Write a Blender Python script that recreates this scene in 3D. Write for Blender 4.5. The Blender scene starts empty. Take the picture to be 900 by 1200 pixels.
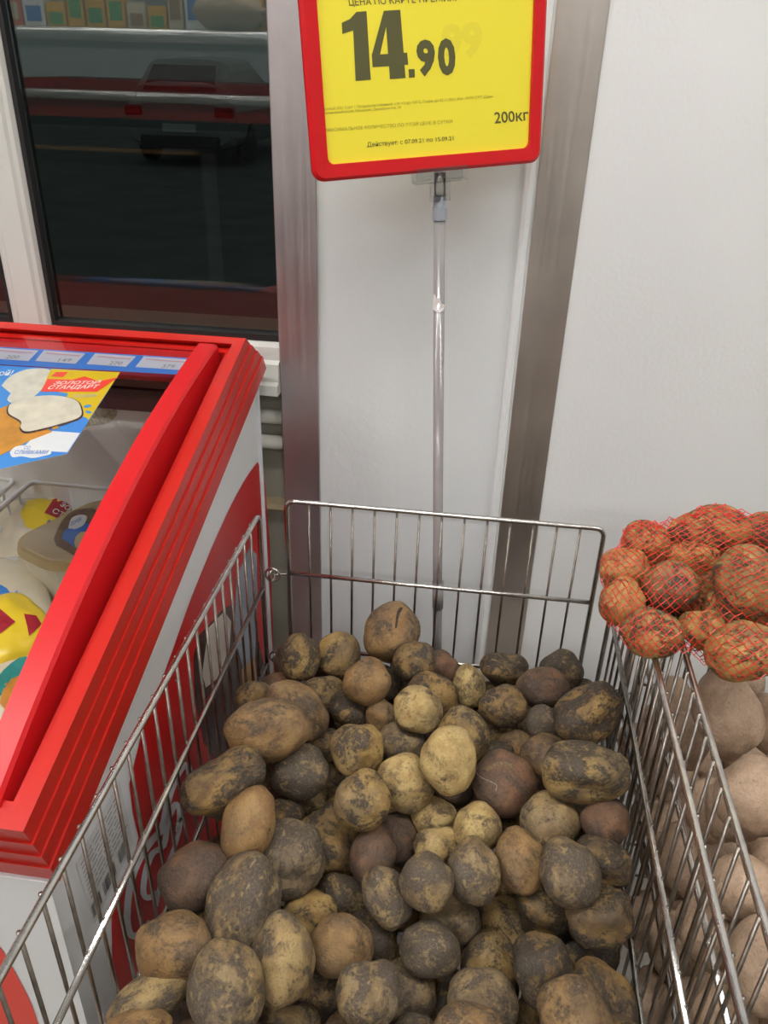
import bpy, bmesh, math, random
import numpy as np
from mathutils import Vector, Matrix, Quaternion, noise
from mathutils.bvhtree import BVHTree
from mathutils.geometry import tessellate_polygon

scene = bpy.context.scene
COL = scene.collection

# ------------------------------------------------------------------ camera
H = 1.5                         # lens height above the floor, metres
FPX = 950.0                     # focal length in pixels of the 900x1200 frame
PITCH, ROLL, YAW = [math.radians(a) for a in (29.118, 1.704, 6.938)]
FWD = Vector((-math.sin(YAW) * math.cos(PITCH), math.cos(YAW) * math.cos(PITCH), -math.sin(PITCH)))
_rt = Vector((math.cos(YAW), math.sin(YAW), 0))
_up = _rt.cross(FWD)
RGT = _rt * math.cos(ROLL) + _up * math.sin(ROLL)
UPV = -_rt * math.sin(ROLL) + _up * math.cos(ROLL)
EYE = Vector((0, 0, H))
cam_data = bpy.data.cameras.new('camera')
cam_data.sensor_width = 36.0
cam_data.lens = FPX * 36.0 / 1200.0
cam_data.clip_start = 0.02
cam = bpy.data.objects.new('camera', cam_data)
COL.objects.link(cam)
cam.matrix_world = Matrix(((RGT.x, UPV.x, -FWD.x, 0), (RGT.y, UPV.y, -FWD.y, 0), (RGT.z, UPV.z, -FWD.z, H), (0, 0, 0, 1)))
scene.camera = cam

# ------------------------------------------------------------------ world, exposure
world = bpy.data.worlds.new('night')
scene.world = world
world.use_nodes = True
world.node_tree.nodes['Background'].inputs[0].default_value = (0.026, 0.031, 0.030, 1)
world.node_tree.nodes['Background'].inputs[1].default_value = 1.0
scene.view_settings.view_transform = 'Standard'
scene.view_settings.look = 'None'
scene.view_settings.exposure = 1.1
scene.view_settings.gamma = 1.0
scene.view_settings.use_curve_mapping = False
LAMP = 16.8                     # emission of the ceiling tubes


def ray(px, py):
    return FWD + RGT * ((px - 450) / FPX) - UPV * ((py - 600) / FPX)
def at_y(px, py, Y):
    d = ray(px, py); return EYE + d * (Y / d.y)
def at_x(px, py, X):
    d = ray(px, py); return EYE + d * (X / d.x)
def at_z(px, py, Z):
    d = ray(px, py); return EYE + d * ((Z - H) / d.z)
def depth_of(p):
    return (p - EYE).dot(FWD)

# ------------------------------------------------------------------ object helpers
def add(name, me, mat=None, parent=None):
    o = bpy.data.objects.new(name, me)
    COL.objects.link(o)
    if mat is not None:
        if len(me.materials) == 0: me.materials.append(mat)
        else:
            o.material_slots[0].link = 'OBJECT'; o.material_slots[0].material = mat
    if parent is not None: o.parent = parent
    return o
def thing(name, label, cat, group=None, loc=(0, 0, 0)):
    o = bpy.data.objects.new(name, None); COL.objects.link(o)
    o.empty_display_size = 0.05; o.location = loc
    return tag(o, label, cat, group)
def tag(o, label, cat, group=None):
    o['label'] = label; o['category'] = cat
    if group: o['group'] = group
    return o
def struct(o):
    o['kind'] = 'structure'; return o
def part(name, me, mat, parent, label=None):
    o = add(name, me, mat, parent)
    o.location = -parent.matrix_basis.translation if parent.type == 'EMPTY' and parent.parent is None else (0, 0, 0)
    if label: o['label'] = label
    return o

def mesh(verts, faces, smooth=False):
    me = bpy.data.meshes.new('m')
    me.from_pydata([tuple(v) for v in verts], [], faces)
    me.update()
    if smooth:
        for p in me.polygons: p.use_smooth = True
    return me
def fix(me):
    bm = bmesh.new(); bm.from_mesh(me)
    bmesh.ops.recalc_face_normals(bm, faces=bm.faces)
    bm.to_mesh(me); bm.free(); return me
BOXF = [(0, 3, 2, 1), (4, 5, 6, 7), (0, 1, 5, 4), (1, 2, 6, 5), (2, 3, 7, 6), (3, 0, 4, 7)]
def box(x0, x1, y0, y1, z0, z1, bev=0.0, f=None):
    v = [(x0, y0, z0), (x1, y0, z0), (x1, y1, z0), (x0, y1, z0), (x0, y0, z1), (x1, y0, z1), (x1, y1, z1), (x0, y1, z1)]
    me = mesh(v, BOXF)
    if bev:
        bm = bmesh.new(); bm.from_mesh(me)
        bmesh.ops.bevel(bm, geom=list(bm.edges), offset=bev, segments=2, profile=0.5, affect='EDGES')
        bm.to_mesh(me); bm.free()
        for p in me.polygons: p.use_smooth = False
    if f:
        for vv in me.vertices: vv.co = f(*vv.co)
        fix(me)
    return me
def boxes(lst, f=None):
    V, Fc = [], []
    for (x0, x1, y0, y1, z0, z1) in lst:
        b = len(V)
        V += [(x0, y0, z0), (x1, y0, z0), (x1, y1, z0), (x0, y1, z0), (x0, y0, z1), (x1, y0, z1), (x1, y1, z1), (x0, y1, z1)]
        Fc += [tuple(i + b for i in q) for q in BOXF]
    if f: V = [f(*v) for v in V]
    return fix(mesh(V, Fc)) if f else mesh(V, Fc)
def tube(paths, r, seg=8, closed=False):
    """one mesh of round rods swept along polylines"""
    if not isinstance(paths[0][0], (tuple, list, Vector)): paths = [paths]
    V, Fc = [], []
    for path in paths:
        P = [Vector(p) for p in path]; n = len(P)
        b = len(V); prev = None
        for i, p in enumerate(P):
            if closed: t = (P[(i + 1) % n] - P[i - 1]).normalized()
            else: t = (P[min(i + 1, n - 1)] - P[max(i - 1, 0)]).normalized()
            if prev is None:
                a = Vector((0, 0, 1)) if abs(t.z) < 0.9 else Vector((1, 0, 0))
                u = t.cross(a).normalized()
            else:
                u = (prev - t * prev.dot(t)).normalized()
            prev = u; w = t.cross(u)
            for k in range(seg):
                an = 2 * math.pi * k / seg
                V.append(p + (u * math.cos(an) + w * math.sin(an)) * r)
        m = n if closed else n - 1
        for i in range(m):
            for k in range(seg):
                j = (i + 1) % n
                Fc.append((b + i * seg + k, b + i * seg + (k + 1) % seg, b + j * seg + (k + 1) % seg, b + j * seg + k))
        if not closed:
            Fc.append(tuple(b + k for k in range(seg))[::-1]); Fc.append(tuple(b + (n - 1) * seg + k for k in range(seg)))
    return mesh(V, Fc, True)
def arc_corner(p0, c, p1, r, n=5):
    """round the corner c between p0 and p1"""
    p0, c, p1 = Vector(p0), Vector(c), Vector(p1)
    a = c + (p0 - c).normalized() * r; b = c + (p1 - c).normalized() * r
    return [a.lerp(c, t).lerp(c.lerp(b, t), t) for t in [i / n for i in range(n + 1)]]
def lathe(prof, seg=20, center=(0, 0, 0), axis=None, smooth=True):
    V, Fc = [], []
    for (r, z) in prof:
        for k in range(seg):
            a = 2 * math.pi * k / seg
            V.append(Vector((r * math.cos(a), r * math.sin(a), z)))
    for i in range(len(prof) - 1):
        for k in range(seg):
            Fc.append((i * seg + k, i * seg + (k + 1) % seg, (i + 1) * seg + (k + 1) % seg, (i + 1) * seg + k))
    Fc.append(tuple(range(seg))[::-1]); Fc.append(tuple((len(prof) - 1) * seg + k for k in range(seg)))
    if axis is not None:
        q = Vector((0, 0, 1)).rotation_difference(Vector(axis))
        V = [q @ v for v in V]
    V = [v + Vector(center) for v in V]
    me = mesh(V, Fc, smooth); return me
def prism(poly, f0, f1):
    """close a solid between two images of a 2-D polygon"""
    n = len(poly)
    V = [f0(*p) for p in poly] + [f1(*p) for p in poly]
    Fc = [tuple(range(n))[::-1], tuple(range(n, 2 * n))] + [(i, (i + 1) % n, n + (i + 1) % n, n + i) for i in range(n)]
    return fix(mesh(V, Fc))

# decals: flat print laid on a surface ------------------------------------
def split2d(poly, step, hole=()):
    bm = bmesh.new()
    vs = [bm.verts.new((x, y, 0)) for x, y in list(poly) + list(hole)]
    tris = tessellate_polygon([[Vector((x, y, 0)) for x, y in q] for q in (poly, hole) if q])
    for t in tris:
        try: bm.faces.new([vs[i] for i in t])
        except ValueError: pass
    for it in range(7):
        long = [e for e in bm.edges if e.calc_length() > step]
        if not long: break
        bmesh.ops.subdivide_edges(bm, edges=long, cuts=1, use_grid_fill=True)
        bmesh.ops.triangulate(bm, faces=bm.faces)
    me = bpy.data.meshes.new('m'); bm.to_mesh(me); bm.free(); return me
def decal(name, poly, surf, mat, parent, off=0.0004, step=14, label=None, hole=()):
    me = split2d(poly, step, hole)
    for v in me.vertices:
        p, n = surf(v.co.x, v.co.y); v.co = p + n * off
    o = part(name, me, mat, parent, label); return o
def stroke(pts, w):
    P = [Vector(p) for p in pts]; L, R = [], []
    for i, p in enumerate(P):
        t = (P[min(i + 1, len(P) - 1)] - P[max(i - 1, 0)]).normalized(); nn = Vector((-t.y, t.x))
        L.append(p + nn * w / 2); R.append(p - nn * w / 2)
    return [tuple(p) for p in L + R[::-1]]
def smooth_path(pts, n=6):
    P = [Vector(p) for p in pts]; out = []
    for i in range(len(P) - 1):
        p0, p1, p2, p3 = P[max(i - 1, 0)], P[i], P[i + 1], P[min(i + 2, len(P) - 1)]
        for k in range(n):
            t = k / n
            out.append(0.5 * ((2 * p1) + (p2 - p0) * t + (2 * p0 - 5 * p1 + 4 * p2 - p3) * t * t + (3 * p1 - p0 - 3 * p2 + p3) * t ** 3))
    out.append(P[-1]); return [tuple(p) for p in out]
def ellipse(cx, cy, a, b, deg=0, n=24):
    c, s = math.cos(math.radians(deg)), math.sin(math.radians(deg)); o = []
    for k in range(n):
        t = 2 * math.pi * k / n; x, y = a * math.cos(t), b * math.sin(t)
        o.append((cx + x * c - y * s, cy + x * s + y * c))
    return o
def text_mesh(s, bold=0.0, shear=0.0, squeeze=None):
    cu = bpy.data.curves.new('t', 'FONT'); cu.body = s; cu.size = 1.0; cu.offset = bold; cu.shear = shear
    cu.resolution_u = 3
    ob = bpy.data.objects.new('t', cu); COL.objects.link(ob)
    dg = bpy.context.evaluated_depsgraph_get(); dg.update()
    me = bpy.data.meshes.new_from_object(ob.evaluated_get(dg))
    bpy.data.objects.remove(ob); bpy.data.curves.remove(cu)
    me.materials.clear()
    return me
def text_on(name, s, quad, surf, mat, parent, off=0.0006, bold=0.0, shear=0.0):
    """quad: bottom-left, bottom-right, top-right, top-left in the surface's 2-D frame"""
    me = text_mesh(s, bold, shear)
    xs = [v.co.x for v in me.vertices]; ys = [v.co.y for v in me.vertices]
    x0, x1, y0, y1 = min(xs), max(xs), min(ys), max(ys)
    bl, br, tr, tl = [Vector(q) for q in quad]
    for v in me.vertices:
        u = (v.co.x - x0) / max(x1 - x0, 1e-6); w = (v.co.y - y0) / max(y1 - y0, 1e-6)
        q = bl.lerp(br, u).lerp(tl.lerp(tr, u), w)
        p, n = surf(q.x, q.y); v.co = p + n * off
    return part(name, me, mat, parent)

# ------------------------------------------------------------------ materials
MATS = {}
def mat(name, color, rough=0.5, metal=0.0, spec=0.5, bump=None, var=None, emit=None, coat=0.0):
    """bump=(scale,strength), var=(scale,amount)"""
    if name in MATS: return MATS[name]
    m = bpy.data.materials.new(name); m.use_nodes = True
    nt = m.node_tree; b = nt.nodes['Principled BSDF']
    b.inputs['Base Color'].default_value = (*color, 1); b.inputs['Roughness'].default_value = rough
    b.inputs['Metallic'].default_value = metal; b.inputs['Specular IOR Level'].default_value = spec
    b.inputs['Coat Weight'].default_value = coat
    if emit:
        b.inputs['Emission Color'].default_value = (*emit[0], 1); b.inputs['Emission Strength'].default_value = emit[1]
    if bump or var:
        tc = nt.nodes.new('ShaderNodeTexCoord')
    if var:
        nz = nt.nodes.new('ShaderNodeTexNoise'); nz.inputs['Scale'].default_value = var[0]; nz.inputs['Detail'].default_value = 5
        nt.links.new(tc.outputs['Object'], nz.inputs['Vector'])
        mr = nt.nodes.new('ShaderNodeMapRange'); mr.inputs[1].default_value = 0.3; mr.inputs[2].default_value = 0.7
        mr.inputs[3].default_value = 1 - var[1]; mr.inputs[4].default_value = 1 + var[1] * 0.4
        nt.links.new(nz.outputs['Fac'], mr.inputs[0])
        mx = nt.nodes.new('ShaderNodeVectorMath'); mx.operation = 'SCALE'; mx.inputs[0].default_value = color
        nt.links.new(mr.outputs[0], mx.inputs['Scale']); nt.links.new(mx.outputs[0], b.inputs['Base Color'])
    if bump:
        nb = nt.nodes.new('ShaderNodeTexNoise'); nb.inputs['Scale'].default_value = bump[0]; nb.inputs['Detail'].default_value = 4
        nt.links.new(tc.outputs['Object'], nb.inputs['Vector'])
        bp = nt.nodes.new('ShaderNodeBump'); bp.inputs['Strength'].default_value = bump[1]; bp.inputs['Distance'].default_value = 0.002
        nt.links.new(nb.outputs['Fac'], bp.inputs['Height']); nt.links.new(bp.outputs[0], b.inputs['Normal'])
    MATS[name] = m; return m
def glass_mat(name, tint, reflect, rough=0.0):
    """thin sheet: see-through with a Fresnel mirror on top"""
    m = bpy.data.materials.new(name); m.use_nodes = True; nt = m.node_tree; nt.nodes.clear()
    out = nt.nodes.new('ShaderNodeOutputMaterial'); mix = nt.nodes.new('ShaderNodeMixShader')
    tr = nt.nodes.new('ShaderNodeBsdfTransparent'); tr.inputs[0].default_value = (*tint, 1)
    gl = nt.nodes.new('ShaderNodeBsdfGlossy'); gl.inputs['Roughness'].default_value = rough
    fr = nt.nodes.new('ShaderNodeFresnel'); fr.inputs[0].default_value = 1.5
    mu = nt.nodes.new('ShaderNodeMath'); mu.operation = 'MULTIPLY'; mu.use_clamp = True; mu.inputs[1].default_value = reflect
    nt.links.new(fr.outputs[0], mu.inputs[0]); nt.links.new(mu.outputs[0], mix.inputs[0])
    nt.links.new(tr.outputs[0], mix.inputs[1]); nt.links.new(gl.outputs[0], mix.inputs[2]); nt.links.new(mix.outputs[0], out.inputs[0])
    return m
def steel_mat(name, color, rough, stretch):
    """brushed metal with streaks along the long axis and smudges"""
    m = mat(name, color, rough, 1.0); nt = m.node_tree; b = nt.nodes['Principled BSDF']
    tc = nt.nodes.new('ShaderNodeTexCoord'); mp = nt.nodes.new('ShaderNodeMapping'); mp.inputs['Scale'].default_value = stretch
    nz = nt.nodes.new('ShaderNodeTexNoise'); nz.inputs['Scale'].default_value = 1.0; nz.inputs['Detail'].default_value = 6
    nt.links.new(tc.outputs['Object'], mp.inputs[0]); nt.links.new(mp.outputs[0], nz.inputs['Vector'])
    mr = nt.nodes.new('ShaderNodeMapRange'); mr.inputs[1].default_value = 0.3; mr.inputs[2].default_value = 0.7
    mr.inputs[3].default_value = rough - 0.05; mr.inputs[4].default_value = rough + 0.06
    nt.links.new(nz.outputs['Fac'], mr.inputs[0]); nt.links.new(mr.outputs[0], b.inputs['Roughness'])
    n2 = nt.nodes.new('ShaderNodeTexNoise'); n2.inputs['Scale'].default_value = 9; n2.inputs['Detail'].default_value = 6
    nt.links.new(tc.outputs['Object'], n2.inputs['Vector'])
    sc = nt.nodes.new('ShaderNodeMapRange'); sc.inputs[1].default_value = 0.3; sc.inputs[2].default_value = 0.7; sc.inputs[3].default_value = 0.82; sc.inputs[4].default_value = 1.05
    nt.links.new(n2.outputs['Fac'], sc.inputs[0])
    mx = nt.nodes.new('ShaderNodeVectorMath'); mx.operation = 'SCALE'; mx.inputs[0].default_value = color
    nt.links.new(sc.outputs[0], mx.inputs['Scale']); nt.links.new(mx.outputs[0], b.inputs['Base Color'])
    bp = nt.nodes.new('ShaderNodeBump'); bp.inputs['Strength'].default_value = 0.035; bp.inputs['Distance'].default_value = 0.001
    nt.links.new(nz.outputs['Fac'], bp.inputs['Height']); nt.links.new(bp.outputs[0], b.inputs['Normal'])
    return m
def potato_mat(name, skin, skin2, dirt, amount, rough=0.72, specks=0.5, scale=2.3, soft=0.08, flecks=0.7):
    """skin in two tones under a broken coat of dried earth"""
    m = bpy.data.materials.new(name); m.use_nodes = True; nt = m.node_tree; b = nt.nodes['Principled BSDF']; L = nt.links.new
    N = nt.nodes.new
    tc = N('ShaderNodeTexCoord'); oi = N('ShaderNodeObjectInfo')
    mul = N('ShaderNodeMath'); mul.operation = 'MULTIPLY'; mul.inputs[1].default_value = 57.0; L(oi.outputs['Random'], mul.inputs[0])
    av = N('ShaderNodeVectorMath'); av.operation = 'ADD'; L(tc.outputs['Object'], av.inputs[0]); L(mul.outputs[0], av.inputs[1])
    def nz(sc, det=5, ro=0.6, dist=0.0):
        n = N('ShaderNodeTexNoise'); n.inputs['Scale'].default_value = sc; n.inputs['Detail'].default_value = det
        n.inputs['Roughness'].default_value = ro; n.inputs['Distortion'].default_value = dist; L(av.outputs[0], n.inputs['Vector']); return n
    def rng(src, a, c, lo, hi):
        r = N('ShaderNodeMapRange'); r.inputs[1].default_value = a; r.inputs[2].default_value = c; r.inputs[3].default_value = lo; r.inputs[4].default_value = hi
        L(src, r.inputs[0]); return r.outputs[0]
    def mixc(f, a, c):
        x = N('ShaderNodeMix'); x.data_type = 'RGBA'
        for s, v in ((6, a), (7, c)):
            if isinstance(v, tuple): x.inputs[s].default_value = (*v, 1)
            else: L(v, x.inputs[s])
        L(f, x.inputs[0]); return x.outputs[2]
    n1 = nz(scale, 8, 0.68, 0.6); n2 = nz(3.1, 4, 0.55); n3 = nz(19.0, 5, 0.65); n4 = nz(1.25, 3, 0.5); n5 = nz(7.5, 4, 0.6, 0.8); n6 = nz(34.0, 3, 0.6)
    skinc = mixc(rng(n2.outputs['Fac'], 0.40, 0.60, 0, 1), skin, skin2)
    skinc = mixc(rng(n6.outputs['Fac'], 0.52, 0.68, 0, 0.5), skinc, tuple(c * 0.5 for c in skin2))
    # thin stain in broad clouds, then caked earth in ragged patches, then rubbed flecks
    wob = N('ShaderNodeMath'); wob.operation = 'MULTIPLY_ADD'; wob.inputs[1].default_value = 0.10; wob.inputs[2].default_value = -0.05 + amount - 0.5
    L(oi.outputs['Random'], wob.inputs[0])
    def plus(x, y):
        q = N('ShaderNodeMath'); q.operation = 'ADD'; L(x, q.inputs[0]); L(y, q.inputs[1]); return q.outputs[0]
    dirt2 = tuple(c * 1.75 + 0.012 for c in dirt)
    col = mixc(rng(plus(n4.outputs['Fac'], wob.outputs[0]), 0.42, 0.62, 0, 0.6), skinc, dirt2)
    fine = N('ShaderNodeMath'); fine.operation = 'MULTIPLY_ADD'; fine.inputs[1].default_value = 0.34; L(n3.outputs['Fac'], fine.inputs[0]); L(plus(n1.outputs['Fac'], wob.outputs[0]), fine.inputs[2])
    dm = rng(fine.outputs[0], 0.675 - soft, 0.675 + soft, 0, 0.95)
    dirtc = mixc(rng(n6.outputs['Fac'], 0.42, 0.64, 0, 1), tuple(c * 0.8 for c in dirt), tuple(c * 1.5 + 0.006 for c in dirt))
    col = mixc(dm, col, dirtc)
    col = mixc(rng(n5.outputs['Fac'], 0.575, 0.66, 0, flecks), col, tuple(c * 0.95 for c in skin))
    vo = N('ShaderNodeTexVoronoi'); vo.inputs['Scale'].default_value = 6.5; L(av.outputs[0], vo.inputs['Vector'])
    sp = rng(vo.outputs['Distance'], 0.05, 0.14, specks, 0)
    col = mixc(sp, col, tuple(c * 0.4 for c in dirt))
    L(col, b.inputs['Base Color'])
    L(rng(n3.outputs['Fac'], 0.3, 0.7, rough - 0.22, rough + 0.10), b.inputs['Roughness'])
    b.inputs['Specular IOR Level'].default_value = 0.45
    hs = N('ShaderNodeMath'); hs.operation = 'MULTIPLY_ADD'; hs.inputs[1].default_value = 0.5; L(dm, hs.inputs[0]); L(n3.outputs['Fac'], hs.inputs[2])
    h2 = N('ShaderNodeMath'); h2.operation = 'SUBTRACT'; L(hs.outputs[0], h2.inputs[0]); L(sp, h2.inputs[1])
    bp = N('ShaderNodeBump'); bp.inputs['Strength'].default_value = 0.75; bp.inputs['Distance'].default_value = 0.0018
    L(h2.outputs[0], bp.inputs['Height']); L(bp.outputs[0], b.inputs['Normal'])
    return m

M_WALL = mat('painted_wall', (0.70, 0.70, 0.69), 0.55, bump=(160, 0.25), var=(3, 0.05))
M_PILLAR = mat('painted_pillar', (0.66, 0.68, 0.68), 0.5, bump=(120, 0.25), var=(4, 0.06))
M_TRIMW = mat('white_trim', (0.72, 0.73, 0.73), 0.35)
M_STEEL = steel_mat('brushed_steel', (0.60, 0.55, 0.50), 0.42, (220, 220, 2.0))
M_STEEL2 = steel_mat('brushed_aluminium', (0.58, 0.545, 0.555), 0.42, (240, 240, 1.5))
M_PVC = mat('window_plastic', (0.56, 0.56, 0.52), 0.35)
M_GASKET = mat('rubber_gasket', (0.012, 0.012, 0.012), 0.5)
M_BEIGE = mat('beige_paint', (0.50, 0.47, 0.38), 0.55, var=(8, 0.12), bump=(60, 0.2))
M_PIPE = mat('pipe_paint', (0.66, 0.64, 0.57), 0.35, var=(20, 0.08))
M_FLOOR = mat('floor_stone', (0.26, 0.235, 0.205), 0.4, var=(6, 0.15))
M_SHOP = mat('shop_wall_paint', (0.36, 0.35, 0.33), 0.7)
M_CEIL = mat('ceiling_paint', (0.46, 0.46, 0.45), 0.8)
M_CHROME = mat('chromed_wire', (0.62, 0.60, 0.57), 0.22, 1.0, bump=(400, 0.08), var=(60, 0.25))
M_DARKWIRE = mat('dull_chromed_wire', (0.34, 0.30, 0.26), 0.28, 1.0, var=(40, 0.35))
M_RED = mat('red_plastic', (0.58, 0.014, 0.010), 0.32, var=(5, 0.08))
M_RED2 = mat('red_rim_plastic', (0.54, 0.016, 0.009), 0.30, var=(8, 0.08))
M_REDLID = mat('red_lid_plastic', (0.60, 0.010, 0.014), 0.34)
M_FWHITE = mat('freezer_enamel', (0.72, 0.73, 0.73), 0.28, var=(3, 0.04))
M_FGREY = mat('freezer_corner_grey', (0.40, 0.41, 0.42), 0.35)
M_LINER = mat('freezer_liner', (0.90, 0.89, 0.85), 0.4, var=(5, 0.08))
M_MAROON = mat('dark_collar', (0.06, 0.012, 0.014), 0.3)
M_WHITEWIRE = mat('white_coated_wire', (0.72, 0.71, 0.68), 0.35)
M_GRED = mat('print_red', (0.50, 0.010, 0.010), 0.3)
M_GRED2 = mat('print_scarlet', (0.72, 0.05, 0.03), 0.3)
M_GWHITE = mat('print_white', (0.62, 0.65, 0.67), 0.3)
M_GBROWN = mat('print_chocolate', (0.055, 0.018, 0.012), 0.25, var=(30, 0.4))
M_GCREAM = mat('print_cream', (0.55, 0.49, 0.42), 0.3, var=(40, 0.15))
M_GBLUEGREY = mat('print_blue_grey', (0.30, 0.32, 0.38), 0.3, var=(25, 0.3))
M_GWAFFLE = mat('print_waffle', (0.45, 0.22, 0.07), 0.3, var=(60, 0.3))
M_PAPER = mat('paper_white', (0.62, 0.62, 0.61), 0.5, var=(30, 0.08))
M_INK = mat('black_ink', (0.02, 0.02, 0.02), 0.5)
M_INKGREY = mat('grey_ink', (0.22, 0.22, 0.22), 0.5)
M_YELLOW = mat('yellow_paper', (0.86, 0.74, 0.045), 0.42)
M_OLIVE = mat('thin_dark_ink', (0.095, 0.090, 0.028), 0.5)
M_OLIVE2 = mat('faint_ink', (0.33, 0.30, 0.03), 0.5)
M_OLIVE3 = mat('show_through', (0.80, 0.69, 0.045), 0.45)
M_SIGNRED = mat('sign_frame_red', (0.60, 0.008, 0.012), 0.3)
M_BLUE = mat('print_blue', (0.06, 0.20, 0.62), 0.3)
M_SKYBLUE = mat('print_sky_blue', (0.08, 0.32, 0.80), 0.3)
M_PYELLOW = mat('print_yellow', (0.85, 0.58, 0.02), 0.3)
M_PWHITE = mat('print_bright_white', (0.88, 0.87, 0.83), 0.3)
M_PCREAM = mat('print_ivory', (0.84, 0.78, 0.62), 0.3, var=(60, 0.14))
M_PORANGE = mat('print_orange', (0.80, 0.36, 0.06), 0.3, var=(40, 0.25))
M_PTAG = mat('price_tag_paper', (0.52, 0.52, 0.58), 0.4)
M_PAPRINT = mat('tag_pink_print', (0.45, 0.25, 0.28), 0.4)
M_WRAP = mat('ivory_wrapper', (0.66, 0.58, 0.42), 0.26, var=(20, 0.12), bump=(25, 0.4))
M_WRAPY = mat('yellow_wrapper', (0.80, 0.58, 0.03), 0.26, bump=(25, 0.4))
M_WRAPR = mat('crimson_wrapper', (0.38, 0.02, 0.035), 0.26)
M_TEAL = mat('teal_wrapper', (0.03, 0.27, 0.25), 0.26, var=(30, 0.2))
M_TUB = mat('tub_white', (0.66, 0.60, 0.46), 0.3)
M_TUBRIM = mat('tub_gold_rim', (0.42, 0.31, 0.14), 0.25)
M_TUBLID = mat('tub_clear_lid', (0.42, 0.33, 0.20), 0.2)
M_TUBBROWN = mat('tub_wood_print', (0.16, 0.09, 0.045), 0.35, var=(90, 0.4))
M_FROST = mat('frost', (0.62, 0.54, 0.38), 0.6, bump=(500, 1.0), var=(220, 0.5))
M_NET = mat('red_net_thread', (0.66, 0.032, 0.018), 0.4)
def film(m, amt):
    """print on clear film lets part of the light through"""
    nt = m.node_tree; b = nt.nodes['Principled BSDF']; out = nt.nodes['Material Output']
    tl = nt.nodes.new('ShaderNodeBsdfTranslucent'); mx = nt.nodes.new('ShaderNodeMixShader'); mx.inputs[0].default_value = amt
    if b.inputs['Base Color'].is_linked: nt.links.new(b.inputs['Base Color'].links[0].from_socket, tl.inputs[0])
    else: tl.inputs[0].default_value = b.inputs['Base Color'].default_value
    nt.links.new(b.outputs[0], mx.inputs[1]); nt.links.new(tl.outputs[0], mx.inputs[2]); nt.links.new(mx.outputs[0], out.inputs[0])
for m_ in (M_SKYBLUE, M_PYELLOW, M_PWHITE, M_PCREAM, M_PORANGE, M_PTAG, M_BLUE): film(m_, 0.35)
M_CLEAR = glass_mat('clear_acrylic', (0.93, 0.94, 0.94), 2.2, 0.05)
M_POLE = glass_mat('clear_tube', (0.80, 0.80, 0.80), 1.8, 0.1)
M_POLE2 = mat('frosted_tube', (0.27, 0.25, 0.245), 0.22, var=(14, 0.12), coat=0.4)
M_COLLAR = mat('grey_collar', (0.30, 0.325, 0.36), 0.35)
M_SCRAP = mat('torn_paper', (0.70, 0.66, 0.64), 0.7)
M_LIDGLASS = glass_mat('lid_glass', (0.985, 0.99, 0.985), 1.0)
M_WINGLASS = glass_mat('window_glass', (0.80, 0.86, 0.84), 1.7)

# ------------------------------------------------------------------ room shell
YW = 1.20      # pillar and right wall face
YG = 1.225     # window glass
XP = -0.3184   # left corner of the pillar
RX0, RX1, RY0, ZC = -4.2, 3.0, -4.2, 3.1
struct(add('floor', box(RX0, RX1, RY0, 1.6, -0.1, 0), M_FLOOR))
struct(add('ceiling', box(RX0, RX1, RY0, 1.6, ZC, ZC + 0.1), M_CEIL))
struct(add('wall_back', box(RX0, RX1, RY0 - 0.1, RY0, 0, ZC), M_SHOP))
struct(add('wall_left', box(RX0 - 0.1, RX0, RY0, 1.6, 0, ZC), M_SHOP))
struct(add('wall_right', box(RX1, RX1 + 0.1, RY0, 1.6, 0, ZC), M_SHOP))
struct(add('wall_front', box(0.045, RX1, YW, 1.6, 0, ZC), M_WALL))
struct(add('wall_pillar', box(XP + 0.003, 0.045, YW + 0.004, 1.6, 0, ZC, 0.004), M_PILLAR))
# rounded white bead between pillar and steel plate
struct(add('trim_1', prism([(0.0322, 1.2045), (0.034, 1.196), (0.040, 1.1935), (0.046, 1.196), (0.050, 1.2045)], lambda x, y: (x, y, 0.0), lambda x, y: (x, y, ZC)), M_TRIMW))
# steel plate guarding the wall and angle guard on the pillar corner
sg = struct(add('trim_2', box(0.0505, 0.1145, YW - 0.003, YW + 0.001, 0.02, 2.4, 0.0008), M_STEEL)); sg['label'] = 'brushed steel protection strip on white wall'
ag = struct(add('trim_3', prism([(XP, 1.45), (XP, 1.1985), (XP + 0.0016, 1.197), (-0.2570, 1.197), (-0.2570, 1.2045), (XP + 0.004, 1.2045), (XP + 0.004, 1.45)], lambda x, y: (x, y, 0.02), lambda x, y: (x, y, 2.6)), M_STEEL2)); ag['label'] = 'aluminium corner guard on white pillar'

# window: two panes either side of a plastic mullion
win = struct(thing('window_1', 'dark night window in white plastic frame beside pillar', 'window')); del win['category']
def wpart(n, me, m): return part(n, me, m, win)
WK = YG / 1.32                         # frame sizes were measured on a plane 1.32 m away
XE = XP - 0.0004
zb = H - (H - 1.082) * WK
def wx(x): return x * WK
def wy(y): return YG + (y - 1.32)
wpart('pane', box(wx(-0.745), XE, YG, YG + 0.004, zb, 2.6), M_WINGLASS)
wpart('pane', box(-2.2, wx(-0.830), YG, YG + 0.004, zb, 2.6), M_WINGLASS)
wpart('mullion', prism([(-0.822, 1.34), (-0.822, 1.305), (-0.816, 1.298), (-0.806, 1.297), (-0.802, 1.292), (-0.766, 1.292), (-0.762, 1.297), (-0.756, 1.299), (-0.753, 1.306), (-0.753, 1.34)], lambda x, y: (wx(x), wy(y), zb - 0.05), lambda x, y: (wx(x), wy(y), 2.6)), M_PVC)
wpart('gasket', box(wx(-0.753), wx(-0.7455), wy(1.308), wy(1.335), zb, 2.6), M_GASKET)
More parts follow.
